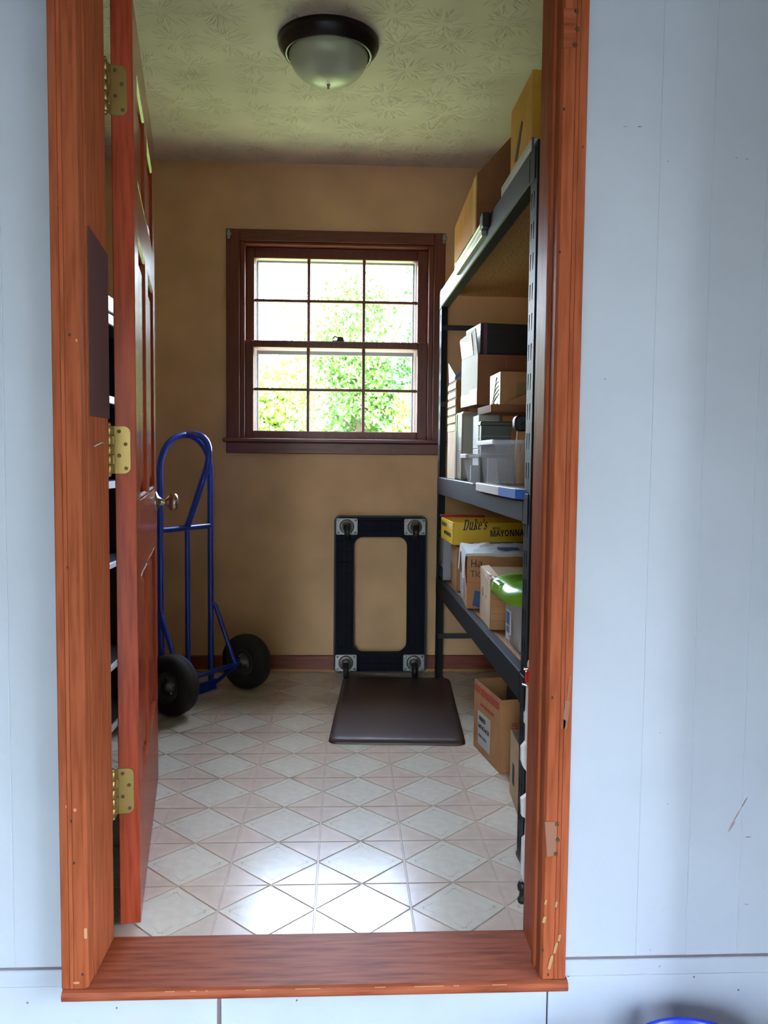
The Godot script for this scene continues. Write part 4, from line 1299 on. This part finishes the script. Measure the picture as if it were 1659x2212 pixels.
func build_middle_shelf() -> void:
	var y := 0.986
	# tall taped box at the far end
	var t := carton("tall_box", "tall narrow carton wrapped in shiny tape by the far post", Vector3(0.747, y, -1.49), Vector3(0.052, 0.409, 0.19), 2.4, "kraft_dark")
	sheet(t, "side_panel", Vector3(-0.0012, 0.001, -0.19), Vector3(0, 0.20, -0.001), "kraft_pale")
	for k in 6:
		sheet(t, "tape", Vector3(-0.003 - 0.0006 * (k % 2), 0.20 + 0.035 * k, -0.188), Vector3(0.003, 0.228 + 0.034 * k, 0.001 + 0.0005 * (k % 3)), "tape_clear" if k % 2 == 0 else "tape_brown", 0.001)
	t = carton("small_carton", "small carton with a blue white lifted lid atop the tall taped carton", Vector3(0.745, y + 0.411, -1.53), Vector3(0.06, 0.008, 0.14), 2.4, "paper_white")
	panel_poly(t, "lid", [Vector3(0.0, 0.0, -0.138), Vector3(0.0, 0.0, -0.02), Vector3(0.004, 0.02, -0.006), Vector3(-0.006, 0.085, -0.132)], Vector3(0.002, 0.0005, 0), "paper_white")
	panel_poly(t, "lid_print", [Vector3(0.002, 0.018, -0.018), Vector3(0.003, 0.001, -0.005), Vector3(0.034, 0.03, -0.004), Vector3(0.03, 0.04, -0.006)], Vector3(0, 0.0006, 0.0006), "tape_blue")
	# shrink-wrapped packs
	for k in 3:
		var label: String = ["outermost silver shrink wrapped pack with shipping label under the big carton", "middle silver wrapped pack squeezed between two others under the big carton", "innermost silver wrapped pack, farthest from the camera beneath the big carton"][k]
		var w: float = [0.060, 0.028, 0.028][k]
		var p := thing("wrapped_pack", label, "pack", Vector3([0.742, 0.741, 0.738][k], y, [-1.275, -1.362, -1.395][k]), 1.5, "wrapped packs on the middle shelf")
		w = [0.082, 0.030, 0.030][k]
		var b := nb()
		var o := rrect(w, 0.268, 0.013 if k else 0.024, 5, Vector2(-w / 2, 0.134))
		prism(b, o, 0.0, 0.16, 0.006, Transform3D(Basis(Vector3(0, 0, 1), Vector3(0, 1, 0), Vector3(-1, 0, 0)), Vector3(0.16, 0, 0)))
		part(p, "body", b, M.pack_silver)
		if k == 0:
			sheet(p, "label", Vector3(-0.0008, 0.17, -0.062), Vector3(0.0, 0.222, -0.034), "paper_white")
			sheet(p, "barcode", Vector3(-0.0008, 0.085, -0.056), Vector3(0.0, 0.118, -0.034), "print_grey")
			sheet(p, "seam", Vector3(-0.0008, 0.03, -0.078), Vector3(0.0, 0.24, -0.074), "tape_brown")
	# big carton on the packs, and the black box on it
	t = carton("cardboard_box", "big carton with a cream side and raised tape flap resting on the packs", Vector3(0.788, y + 0.290, -1.20), Vector3(0.30, 0.188, 0.225), 7.5, "kraft_dark")
	sheet(t, "side_panel", Vector3(-0.0012, 0.0, -0.224), Vector3(0, 0.188, -0.001), "box_cream")
	sheet(t, "tape", Vector3(-0.002, 0.002, -0.222), Vector3(0.0, 0.045, -0.003), "tape_brown")
	sheet(t, "tape", Vector3(-0.0026, 0.002, -0.095), Vector3(0.0, 0.06, -0.003), "tape_clear")
	panel_poly(t, "flap", [Vector3(0.0, 0.188, -0.222), Vector3(0.0, 0.188, -0.006), Vector3(-0.010, 0.285, -0.012), Vector3(-0.012, 0.268, -0.215)], Vector3(0.004, 0, 0), "box_cream")
	panel_poly(t, "flap_tape", [Vector3(-0.001, 0.192, -0.218), Vector3(-0.001, 0.192, -0.06), Vector3(-0.0105, 0.272, -0.06), Vector3(-0.0125, 0.262, -0.21)], Vector3(-0.001, 0, 0), "tape_clear")
	sheet(t, "seam", Vector3(0.11, 0.0, 0.0), Vector3(0.1115, 0.188, 0.0007), "kraft")
	t = carton("black_box", "long black box lying on the big carton under the top shelf", Vector3(0.8, y + 0.480, -1.225), Vector3(0.32, 0.118, 0.2), 7.5, "black_box")
	sheet(t, "lid_edge", Vector3(-0.001, 0.085, -0.199), Vector3(0.32, 0.088, 0.001), "rack_dark")
	sheet(t, "tie", Vector3(0.012, 0.0, -0.0), Vector3(0.026, 0.119, 0.0015), "plum")
	# small white cartons in a pile
	for k in 2:
		t = carton("label_carton", ["lower small white carton with a printed square behind the green case", "upper small white carton with a printed square behind the green case"][k], Vector3(0.772, y + 0.122 * k, -1.06), Vector3(0.075, 0.121, 0.13), 0, "paper_white", "small white cartons on the middle shelf")
		sheet(t, "print", Vector3(0.02, 0.04, 0.0), Vector3(0.05, 0.085, 0.0006), "print_grey")
	# green case
	t = carton("storage_case", "dark green ribbed case standing behind the large clear bin", Vector3(0.753, y, -0.889), Vector3(0.103, 0.208, 0.034), 0, "green_dark", "", false, "case")
	for k in 3: sheet(t, "rib", Vector3(-0.001, 0.10 + 0.03 * k, -0.06), Vector3(0.104, 0.1025 + 0.03 * k, 0.001), "frame_grey")
	sheet(t, "lid", Vector3(-0.003, 0.196, -0.064), Vector3(0.106, 0.212, 0.004), "green_dark", 0.004)
	# torn tray with the shiny box in it
	t = carton("cardboard_tray", "torn flat cardboard tray resting on the green case", Vector3(0.788, y + 0.2445, -0.905), Vector3(0.30, 0.026, 0.215), 3.0, "kraft_dark", "", true, "tray")
	panel_poly(t, "flap", [Vector3(0.045, 0.026, 0.001), Vector3(0.3, 0.026, 0.001), Vector3(0.3, 0.085, 0.012), Vector3(0.12, 0.062, 0.01), Vector3(0.05, 0.035, 0.002)], Vector3(0, 0, 0.003), "kraft")
	var b := nb()
	for k in 26:
		var x := 0.004 + k * 0.0115
		prism(b, PackedVector2Array([Vector2(x, 0.026), Vector2(x + 0.011, 0.026), Vector2(x + 0.0055, 0.030)]), -0.001, 0.001)
	part(t, "torn_edge", b, M.kraft_pale)
	t = carton("taped_box", "upright box with wrinkled clear tape standing in the torn tray", Vector3(0.824, y + 0.250, -0.925), Vector3(0.24, 0.135, 0.17), 2.0, "kraft")
	sheet(t, "wrap", Vector3(-0.002, 0.0, -0.168), Vector3(0.0, 0.134, -0.002), "pack_silver", 0.0008)
	b = nb()
	for k in 5: tube(b, [Vector3(-0.002, 0.01 + 0.02 * k, -0.15 + 0.015 * k), Vector3(-0.004, 0.04 + 0.02 * k, -0.09 + 0.01 * k), Vector3(-0.002, 0.06 + 0.014 * k, -0.02)], 0.0018, 5)
	part(t, "wrinkle", b, M.tape_clear)
	sheet(t, "dark_tape", Vector3(0.055, 0.03, 0.0), Vector3(0.2, 0.098, 0.0008), "tape_brown")
	# clear bins
	bin_box("clear_bin", "larger clear plastic bin with a white rim on the middle shelf", Vector3(0.766, y, -0.62), Vector3(0.20, 0.142, 0.24))
	bin_box("clear_bin", "smaller clear plastic bin behind the larger one on the middle shelf", Vector3(0.735, y, -0.95), Vector3(0.085, 0.10, 0.095))
	t = thing("hand_brush", "wooden hand brush with a black head standing in the clear bin", "brush", Vector3(0.862, y + 0.006, -0.72))
	b = nb()
	prism(b, PackedVector2Array([Vector2(-0.024, 0.0), Vector2(0.022, 0.0), Vector2(0.026, 0.08), Vector2(0.02, 0.17), Vector2(-0.022, 0.17), Vector2(-0.027, 0.08)]), -0.014, 0.014, 0.003)
	part(t, "handle", b, M.bristle)
	b = nb()
	for k in 9: tube(b, [Vector3(-0.02 + 0.005 * k, 0.10, 0.0145), Vector3(-0.021 + 0.0052 * k, 0.168, 0.0150)], 0.0012, 4)
	part(t, "bristle", b, M.kraft_light)
	b = nb()
	prism(b, rrect(0.068, 0.052, 0.018, 4, Vector2(0, 0.192)), -0.022, 0.022, 0.006)
	tube(b, [Vector3(-0.012, 0.185, 0.021), Vector3(-0.003, 0.196, 0.026), Vector3(0.008, 0.188, 0.025), Vector3(0.014, 0.2, 0.021)], 0.004, 6)
	part(t, "head", b, M.rubber_black)
	# white lid hooked over the beam
	t = thing("bin_lid", "white plastic lid with blue tape lying over the middle shelf beam", "lid", Vector3(0.756, 0.986, -0.66), 0.9)
	b = nb()
	var lay := Transform3D(Basis(Vector3(1, 0, 0), Vector3(0, 0, 1), Vector3(0, 1, 0)), Vector3.ZERO)
	prism(b, PackedVector2Array([Vector2(-0.0225, 0.2), Vector2(-0.024, 0.0), Vector2(-0.020, -0.2), Vector2(0.002, -0.27), Vector2(0.006, -0.27), Vector2(-0.010, -0.2), Vector2(-0.016, 0.0), Vector2(-0.0145, 0.2)]), -0.022, 0.004, 0.001, lay)
	part(t, "rim", b, M.white_plastic)
	b = nb()
	prism(b, PackedVector2Array([Vector2(0.006, 0.40), Vector2(-0.012, 0.35), Vector2(-0.018, 0.0), Vector2(-0.014, -0.2), Vector2(0.004, -0.26), Vector2(0.012, -0.26), Vector2(0.012, 0.40)]), 0.001, 0.004, 0.0, Transform3D(Basis(Vector3(1, 0, 0), Vector3(0, 0, 1), Vector3(0, 1, 0)), Vector3.ZERO))
	part(t, "top", b, M.white_plastic)
	b = nb()
	prism(b, PackedVector2Array([Vector2(0.0, 0.43), Vector2(-0.017, 0.38), Vector2(-0.0235, 0.19), Vector2(-0.0140, 0.19), Vector2(-0.008, 0.37), Vector2(0.006, 0.43)]), -0.0225, 0.0045, 0.001, lay)
	part(t, "blue_tape", b, M.tape_blue)

func bin_box(n: String, label: String, at: Vector3, s: Vector3) -> void:
	# an open bin that widens upwards, with a rolled rim
	var t := thing(n, label, "bin", at, 0.9, "clear bins on the middle shelf")
	var b := nb()
	var k := 0.018
	var lo := [Vector3(0, 0, 0), Vector3(s.x, 0, 0), Vector3(s.x, 0, -s.z), Vector3(0, 0, -s.z)]
	var hi := [Vector3(-k, s.y, k), Vector3(s.x + k, s.y, k), Vector3(s.x + k, s.y, -s.z - k), Vector3(-k, s.y, -s.z - k)]
	var mid := Vector3(s.x / 2, s.y / 2, -s.z / 2)
	for i in 4: outward(b, [lo[i], lo[(i + 1) % 4], hi[(i + 1) % 4], hi[i]], mid)
	outward(b, lo.duplicate(), mid)
	part(t, "body", b, M.clear_plastic)
	b = nb()
	for i in 4:
		var p: Vector3 = hi[i]
		var q: Vector3 = hi[(i + 1) % 4]
		var c := (p + q) / 2
		var along := q - p
		box(b, c + Vector3(0, -0.006, 0), Vector3(absf(along.x) + 0.012, 0.013, absf(along.z) + 0.012), 0.003)
	part(t, "rim", b, M.clear_plastic if s.x > 0.15 else M.white_plastic)
	sheet(t, "white_rim", Vector3(-k - 0.009, s.y - 0.013, -s.z - k), Vector3(-k - 0.004, s.y + 0.001, k), "white_plastic", 0.001)
	sheet(t, "paper_inside", Vector3(0.006, 0.003, -s.z + 0.006), Vector3(s.x * 0.55, s.y * 0.62, -s.z + 0.03), "paper_grey")

func build_lower_shelf() -> void:
	var y := 0.508
	# far box with a blue band, then the narrow ones that carry the yellow tray
	var t := carton("cardboard_box", "white and blue banded carton at the far end of the lower shelf", Vector3(0.748, y, -1.86), Vector3(0.30, 0.190, 0.155), 0.5, "paper_grey")
	sheet(t, "blue_band", Vector3(-0.001, 0.004, -0.154), Vector3(0.0, 0.062, -0.001), "print_blue")
	sheet(t, "brown_print", Vector3(-0.001, 0.066, -0.12), Vector3(0.0, 0.082, -0.06), "kraft_dark")
	sheet(t, "white_line", Vector3(-0.0012, 0.062, -0.154), Vector3(0.0, 0.066, -0.001), "paper_white")
	t = carton("cardboard_box", "plain brown carton under the near end of the yellow tray", Vector3(0.767, y, -1.54), Vector3(0.32, 0.190, 0.30), -3.0, "kraft")
	sheet(t, "torn_side", Vector3(-0.0015, 0.10, -0.298), Vector3(0.0, 0.19, -0.10), "kraft_pale")
	sheet(t, "tape", Vector3(-0.001, 0.0, -0.30), Vector3(0.0, 0.10, -0.28), "kraft_dark")
	t = carton("mayonnaise_tray", "open yellow mayonnaise tray with black lettering on the lower shelf", Vector3(0.750, y + 0.199, -1.55), Vector3(0.44, 0.095, 0.345), 1.6, "box_yellow", "", true, "tray")
	sheet(t, "corner_fold", Vector3(-0.0005, 0, -0.004), Vector3(0.001, 0.095, 0.0005), "box_cream")
	var front := Transform3D(Basis(Vector3(0, 0, 1), 0.035), Vector3(0, 0, 0.0008))
	words(t, "lettering", "Duke's", 0.042, M.print_black, front.translated_local(Vector3(0.040, 0.046, 0)) * Transform3D(Basis(Vector3(1, 0, 0), Vector3(0.22, 1, 0), Vector3(0, 0, 1)), Vector3.ZERO), "Droid Serif", 700, false, 0.52)
	words(t, "lettering", "REAL", 0.011, M.print_black, front.translated_local(Vector3(0.172, 0.055, 0)), "Droid Sans", 700, false, 0.9)
	words(t, "lettering", "MAYONNAISE", 0.028, M.print_black, front.translated_local(Vector3(0.160, 0.019, 0)), "Droid Sans", 700, false, 0.74)
	words(t, "lettering", "Duke's", 0.020, M.print_black, Transform3D(AISLE, Vector3(-0.0008, 0.054, -0.32)), "Droid Serif", 700, false, 1.6)
	words(t, "lettering", "MAYONNAISE", 0.016, M.print_black, Transform3D(AISLE, Vector3(-0.0008, 0.022, -0.25)), "Droid Sans", 700, false, 1.4)
	sheet(t, "sticker", Vector3(-0.0008, 0.064, -0.11), Vector3(0.0, 0.08, -0.055), "paper_white")
	t = carton("red_folder", "flat red folder lying across the back of the yellow tray", Vector3(0.741, y + 0.295, -1.865), Vector3(0.20, 0.008, 0.08), 0, "red", "", false, "folder")
	sheet(t, "spine", Vector3(-0.001, -0.0005, -0.09), Vector3(0.006, 0.0085, 0.001), "plum", 0.001)
	# the ticket box under newspaper
	t = carton("ticket_box", "carton printed Ha Tic with crumpled newspaper over its top", Vector3(0.751, y, -1.145), Vector3(0.23, 0.206, 0.335), -4.4, "kraft")
	words(t, "lettering", "Ha", 0.028, M.print_dark, Transform3D(Basis(), Vector3(0.012, 0.148, 0.0008)), "Droid Sans", 400)
	words(t, "lettering", "Tic", 0.023, M.print_dark, Transform3D(Basis(), Vector3(0.013, 0.113, 0.0008)), "Droid Sans", 400)
	sheet(t, "ruled_line", Vector3(0.012, 0.142, 0.0), Vector3(0.07, 0.1428, 0.0008), "print_grey")
	sheet(t, "ruled_line", Vector3(0.002, 0.1, 0.0), Vector3(0.228, 0.1012, 0.0008), "kraft_dark")
	var b := nb()
	prism(b, PackedVector2Array([Vector2(0.022, 0.012), Vector2(0.055, 0.004), Vector2(0.075, 0.062), Vector2(0.03, 0.07)]), 0.0, 0.0008)
	part(t, "blue_print", b, M.print_blue)
	b = nb()
	var rng := RandomNumberGenerator.new()
	rng.seed = 4
	var grid := []
	for i in 9:
		var row := []
		for j in 9:
			row.append(Vector3(-0.006 + 0.244 * i / 8.0, 0.208 + 0.022 * sin(PI * j / 8.0) * rng.randf_range(0.4, 1.0) + rng.randf_range(0, 0.004), 0.006 - 0.346 * j / 8.0))
		grid.append(row)
	for i in 8:
		for j in 8: quad(b, grid[i][j], grid[i + 1][j], grid[i + 1][j + 1], grid[i][j + 1])
	for i in 8:   # folded over the near edge and the aisle side
		quad(b, grid[i][0] + Vector3(0, -0.010, 0.001), grid[i + 1][0] + Vector3(0, -0.010, 0.001), grid[i + 1][0], grid[i][0])
		var d0 := -0.05 - 0.045 * sin(i * 1.1)
		quad(b, grid[0][i] + Vector3(-0.006, d0 - 0.02, 0), grid[0][i], grid[0][i + 1], grid[0][i + 1] + Vector3(-0.006, -0.07 - 0.045 * sin((i + 1) * 1.1), 0))
	part(t, "newspaper", b, M.paper_white)
	for k in 4:
		b = nb()
		var x := 0.02 + 0.045 * k
		span(b, Vector3(x, 0.226, -0.20 - 0.02 * k), Vector3(x + 0.09, 0.2285, -0.195 - 0.02 * k))
		part(t, "print_line", b, M.print_grey)
	sheet(t, "blue_photo", Vector3(0.12, 0.214, -0.085), Vector3(0.2, 0.2262, -0.045), "print_blue", 0.001)
	sheet(t, "side_paper", Vector3(-0.003, 0.02, -0.33), Vector3(0.0, 0.10, -0.12), "paper_grey", 0.001)
	# taped carton
	t = carton("taped_carton", "battered brown carton with clear taped top beside the green lidded tub", Vector3(0.772, y, -0.762), Vector3(0.24, 0.170, 0.31), -3.3, "kraft")
	sheet(t, "side_panel", Vector3(-0.0012, 0.0, -0.309), Vector3(0, 0.170, -0.001), "kraft_pale")
	sheet(t, "top_tape", Vector3(0.02, 0.1695, -0.30), Vector3(0.24, 0.1715, -0.004), "tape_clear")
	panel_poly(t, "lifted_flap", [Vector3(0.0, 0.17, -0.305), Vector3(0.0, 0.17, -0.06), Vector3(0.03, 0.172, -0.02), Vector3(0.03, 0.174, -0.30)], Vector3(0, 0.003, 0), "kraft_pale")
	panel_poly(t, "torn_corner", [Vector3(-0.002, 0.165, -0.16), Vector3(-0.002, 0.150, -0.01), Vector3(0.015, 0.172, 0.0), Vector3(0.004, 0.175, -0.15)], Vector3(0, 0.001, 0.001), "paper_white")
	for k in 4: sheet(t, "print_line", Vector3(0.004, 0.03 + 0.024 * k, 0.0), Vector3(0.10, 0.0312 + 0.024 * k, 0.0006), "kraft_dark")
	sheet(t, "scribble", Vector3(-0.0018, 0.08, -0.22), Vector3(0.0, 0.11, -0.20), "print_grey")
	sheet(t, "scribble", Vector3(-0.0018, 0.09, -0.12), Vector3(0.0, 0.096, -0.10), "print_grey")
	# the tub with a lime lid
	t = thing("storage_tub", "frosted tub with a lime green lid at the near end of lower shelf", "tub", Vector3(0.913, y, -0.475), 1.0)
	var lay := Basis(Vector3(1, 0, 0), Vector3(0, 0, -1), Vector3(0, 1, 0))
	b = nb()
	st_rings(b, [[0.0, 0.055], [0.004, 0.048], [0.06, 0.04], [0.155, 0.032], [0.175, 0.02]], 0.33, 0.40, 0.11, lay)
	part(t, "body", b, M.frosted)
	for s in [[-0.122, -0.12], [-0.122, 0.05]]:
		b = nb()
		span(b, Vector3(s[0], 0.01, s[1]), Vector3(s[0] + 0.012, 0.135, s[1] + 0.035), 0.005)
		part(t, "corner_rib", b, M.frosted)
	b = nb()
	st_rings(b, [[0.158, 0.003], [0.160, -0.003], [0.180, 0.0], [0.194, 0.006], [0.202, 0.018], [0.205, 0.032], [0.202, 0.045], [0.190, 0.058], [0.189, 0.08]], 0.345, 0.42, 0.12, lay)
	var lid := part(t, "lid", b, M.lime)
	b = nb()
	prism(b, PackedVector2Array([Vector2(-0.02, 0.0), Vector2(0.06, 0.0), Vector2(0.07, 0.03), Vector2(0.03, 0.05), Vector2(-0.03, 0.035)]), 0.164, 0.201, 0.004, Transform3D(Basis(Vector3(0, 0, 1), Vector3(-1, 0, 0), Vector3(0, 1, 0)) * Basis(Vector3(0, 0, 1), PI), Vector3(-0.174, 0, 0.0)))
	part(lid, "latch", b, M.lime)
	sheet(t, "label", Vector3(-0.1335, 0.045, -0.06), Vector3(-0.13, 0.115, -0.005), "paper_white")
	sheet(t, "label_print", Vector3(-0.134, 0.072, -0.055), Vector3(-0.13, 0.110, -0.012), "print_blue")
	sheet(t, "label_print", Vector3(-0.134, 0.048, -0.052), Vector3(-0.13, 0.068, -0.015), "print_grey")

func build_floor_boxes() -> void:
	var t := carton("refrigerated_box", "open kraft carton lettered KEEP REFRIGERATED under the rack", Vector3(0.826, 0, -0.82), Vector3(0.28, 0.255, 0.285), 9.4, "kraft", "", true)
	var f := Transform3D(AISLE, Vector3(-0.0008, 0, 0))
	words(t, "lettering", "KEEP REFRIGERATED", 0.026, M.print_red, f.translated_local(Vector3(-0.278, 0.205, 0)), "Droid Sans", 700, false, 0.74)
	words(t, "lettering", "KEEP FROM FREEZING", 0.010, M.print_red, f.translated_local(Vector3(-0.21, 0.172, 0)), "Droid Sans", 700, false, 0.95)
	sheet(t, "label", Vector3(-0.0014, 0.028, -0.235), Vector3(0.0, 0.150, -0.105), "paper_white")
	words(t, "lettering", "100203", 0.016, M.print_black, f.translated_local(Vector3(-0.225, 0.115, 0.001)), "Droid Sans", 700, false, 1.0)
	words(t, "lettering", "Low Fat Free 2/4", 0.017, M.print_black, f.translated_local(Vector3(-0.228, 0.085, 0.001)), "Droid Sans", 700, false, 0.62)
	words(t, "lettering", "00000 100203", 0.010, M.print_grey, f.translated_local(Vector3(-0.225, 0.055, 0.001)), "Droid Sans", 400)
	sheet(t, "seam", Vector3(0.105, 0.0, 0.0), Vector3(0.107, 0.25, 0.0007), "kraft_dark")
	words(t, "lettering", "KEEP COLD", 0.016, M.print_red, Transform3D(Basis(Vector3(0, 0, 1), PI / 2), Vector3(0.062, 0.06, 0.0008)), "Droid Sans", 700)
	# what is packed in it
	var k := thing("black_tool", "black plastic tool sticking out of the refrigerated carton", "tool", Vector3(0.90, 0.11, -0.92), 20)
	var b := nb()
	tube(b, [Vector3(-0.04, 0.0, 0.05), Vector3(-0.01, 0.14, 0.0), Vector3(0.03, 0.235, -0.05)], 0.028, 10)
	part(k, "shaft", b, M.black_box)
	b = nb()
	span(b, Vector3(0.0, 0.155, 0.0), Vector3(0.055, 0.165, 0.03), 0.003)
	part(k, "clip", b, M.steel)
	b = nb()
	tube(b, [Vector3(-0.02, 0.02, 0.06), Vector3(0.05, 0.10, 0.04), Vector3(0.12, 0.06, 0.02)], 0.02, 8)
	part(k, "handle", b, M.rubber_black)
	t = carton("slotted_box", "pale carton with a hand slot on the floor nearest the door", Vector3(0.8125, 0, -0.40), Vector3(0.22, 0.205, 0.275), -3.5, "kraft_pale", "", true)
	b = nb()
	prism(b, rrect(0.035, 0.066, 0.006, 3, Vector2(-0.195, 0.088)), 0.0, 0.0008, 0.0, f)
	part(t, "hand_slot", b, M.crack_dark)
	sheet(t, "scrap", Vector3(0.004, 0.12, -0.26), Vector3(0.20, 0.18, -0.01), "kraft_dark")
	panel_poly(t, "inner_flap", [Vector3(0.004, 0.20, -0.27), Vector3(0.004, 0.205, -0.01), Vector3(0.04, 0.17, -0.02), Vector3(0.04, 0.17, -0.26)], Vector3(0, 0.003, 0), "paper_grey")

func build_small_things() -> void:
	# the white panel standing on edge between the doorway and the rack
	var t := thing("folding_panel", "white plastic folding panel with a wavy edge standing beside the right jamb", "panel", Vector3(0.722, 0, 0.03))
	var b := nb()
	var pts := PackedVector2Array([Vector2(0.006, 0.03), Vector2(-0.012, 0.10), Vector2(-0.011, 0.185), Vector2(-0.004, 0.192), Vector2(-0.003, 0.235), Vector2(-0.014, 0.242), Vector2(-0.016, 0.282), Vector2(-0.003, 0.292), Vector2(-0.003, 0.345), Vector2(-0.013, 0.358), Vector2(-0.018, 0.372), Vector2(-0.018, 0.405), Vector2(-0.008, 0.417), Vector2(-0.008, 0.455), Vector2(-0.012, 0.462), Vector2(-0.012, 0.482), Vector2(-0.009, 0.488), Vector2(-0.006, 0.60), Vector2(-0.004, 0.606), Vector2(0.004, 0.606), Vector2(0.12, 0.606), Vector2(0.12, 0.0), Vector2(0.006, 0.0)])
	prism(b, pts, 0.0, 0.018, 0.002)
	part(t, "panel", b, M.white_plastic)
	b = nb()
	span(b, Vector3(-0.012, 0.556, 0.004), Vector3(0.02, 0.585, 0.024), 0.003)
	part(t, "red_latch", b, M.red)
	b = nb()
	tube(b, [Vector3(-0.016, 0.588, 0.012), Vector3(0.0, 0.590, 0.016), Vector3(0.02, 0.590, 0.016)], 0.004, 8)
	part(t, "latch_wire", b, M.chrome)
	b = nb()
	tube(b, [Vector3(-0.019, 0.554, 0.012), Vector3(-0.008, 0.550, 0.016), Vector3(0.02, 0.551, 0.016)], 0.004, 8)
	part(t, "latch_wire", b, M.chrome)
	b = nb()
	lathe(b, [Vector2(0, 0.034), Vector2(0.010, 0.034), Vector2(0.012, 0.042), Vector2(0.008, 0.048), Vector2(0.007, 0.060), Vector2(0.011, 0.064), Vector2(0.0125, 0.074), Vector2(0.009, 0.084), Vector2(0, 0.086)], 16, Transform3D(Basis(), Vector3(-0.008, 0, 0.012)))
	part(t, "black_foot", b, M.rubber_black)
	# blue bucket on the garage floor
	t = thing("bucket", "round bright blue bucket on the garage floor right of the step", "bucket", Vector3(0.958, -0.43, 0.49))
	b = nb()
	lathe(b, [Vector2(0, 0.0), Vector2(0.118, 0.0), Vector2(0.122, 0.01), Vector2(0.134, 0.33), Vector2(0.140, 0.335), Vector2(0.142, 0.38), Vector2(0.146, 0.384), Vector2(0.146, 0.392), Vector2(0.141, 0.396), Vector2(0.136, 0.392), Vector2(0.132, 0.33), Vector2(0.116, 0.012), Vector2(0, 0.01)], 48)
	part(t, "pail", b, M.bucket_blue)
	b = nb()
	var h := []
	for i in 15:
		var a := PI * i / 14
		h.append(Vector3(0.150 * cos(a), 0.34 - 0.10 * sin(a), 0.07 + 0.085 * sin(a)))
	tube(b, h, 0.003, 6)
	part(t, "bail", b, M.steel)
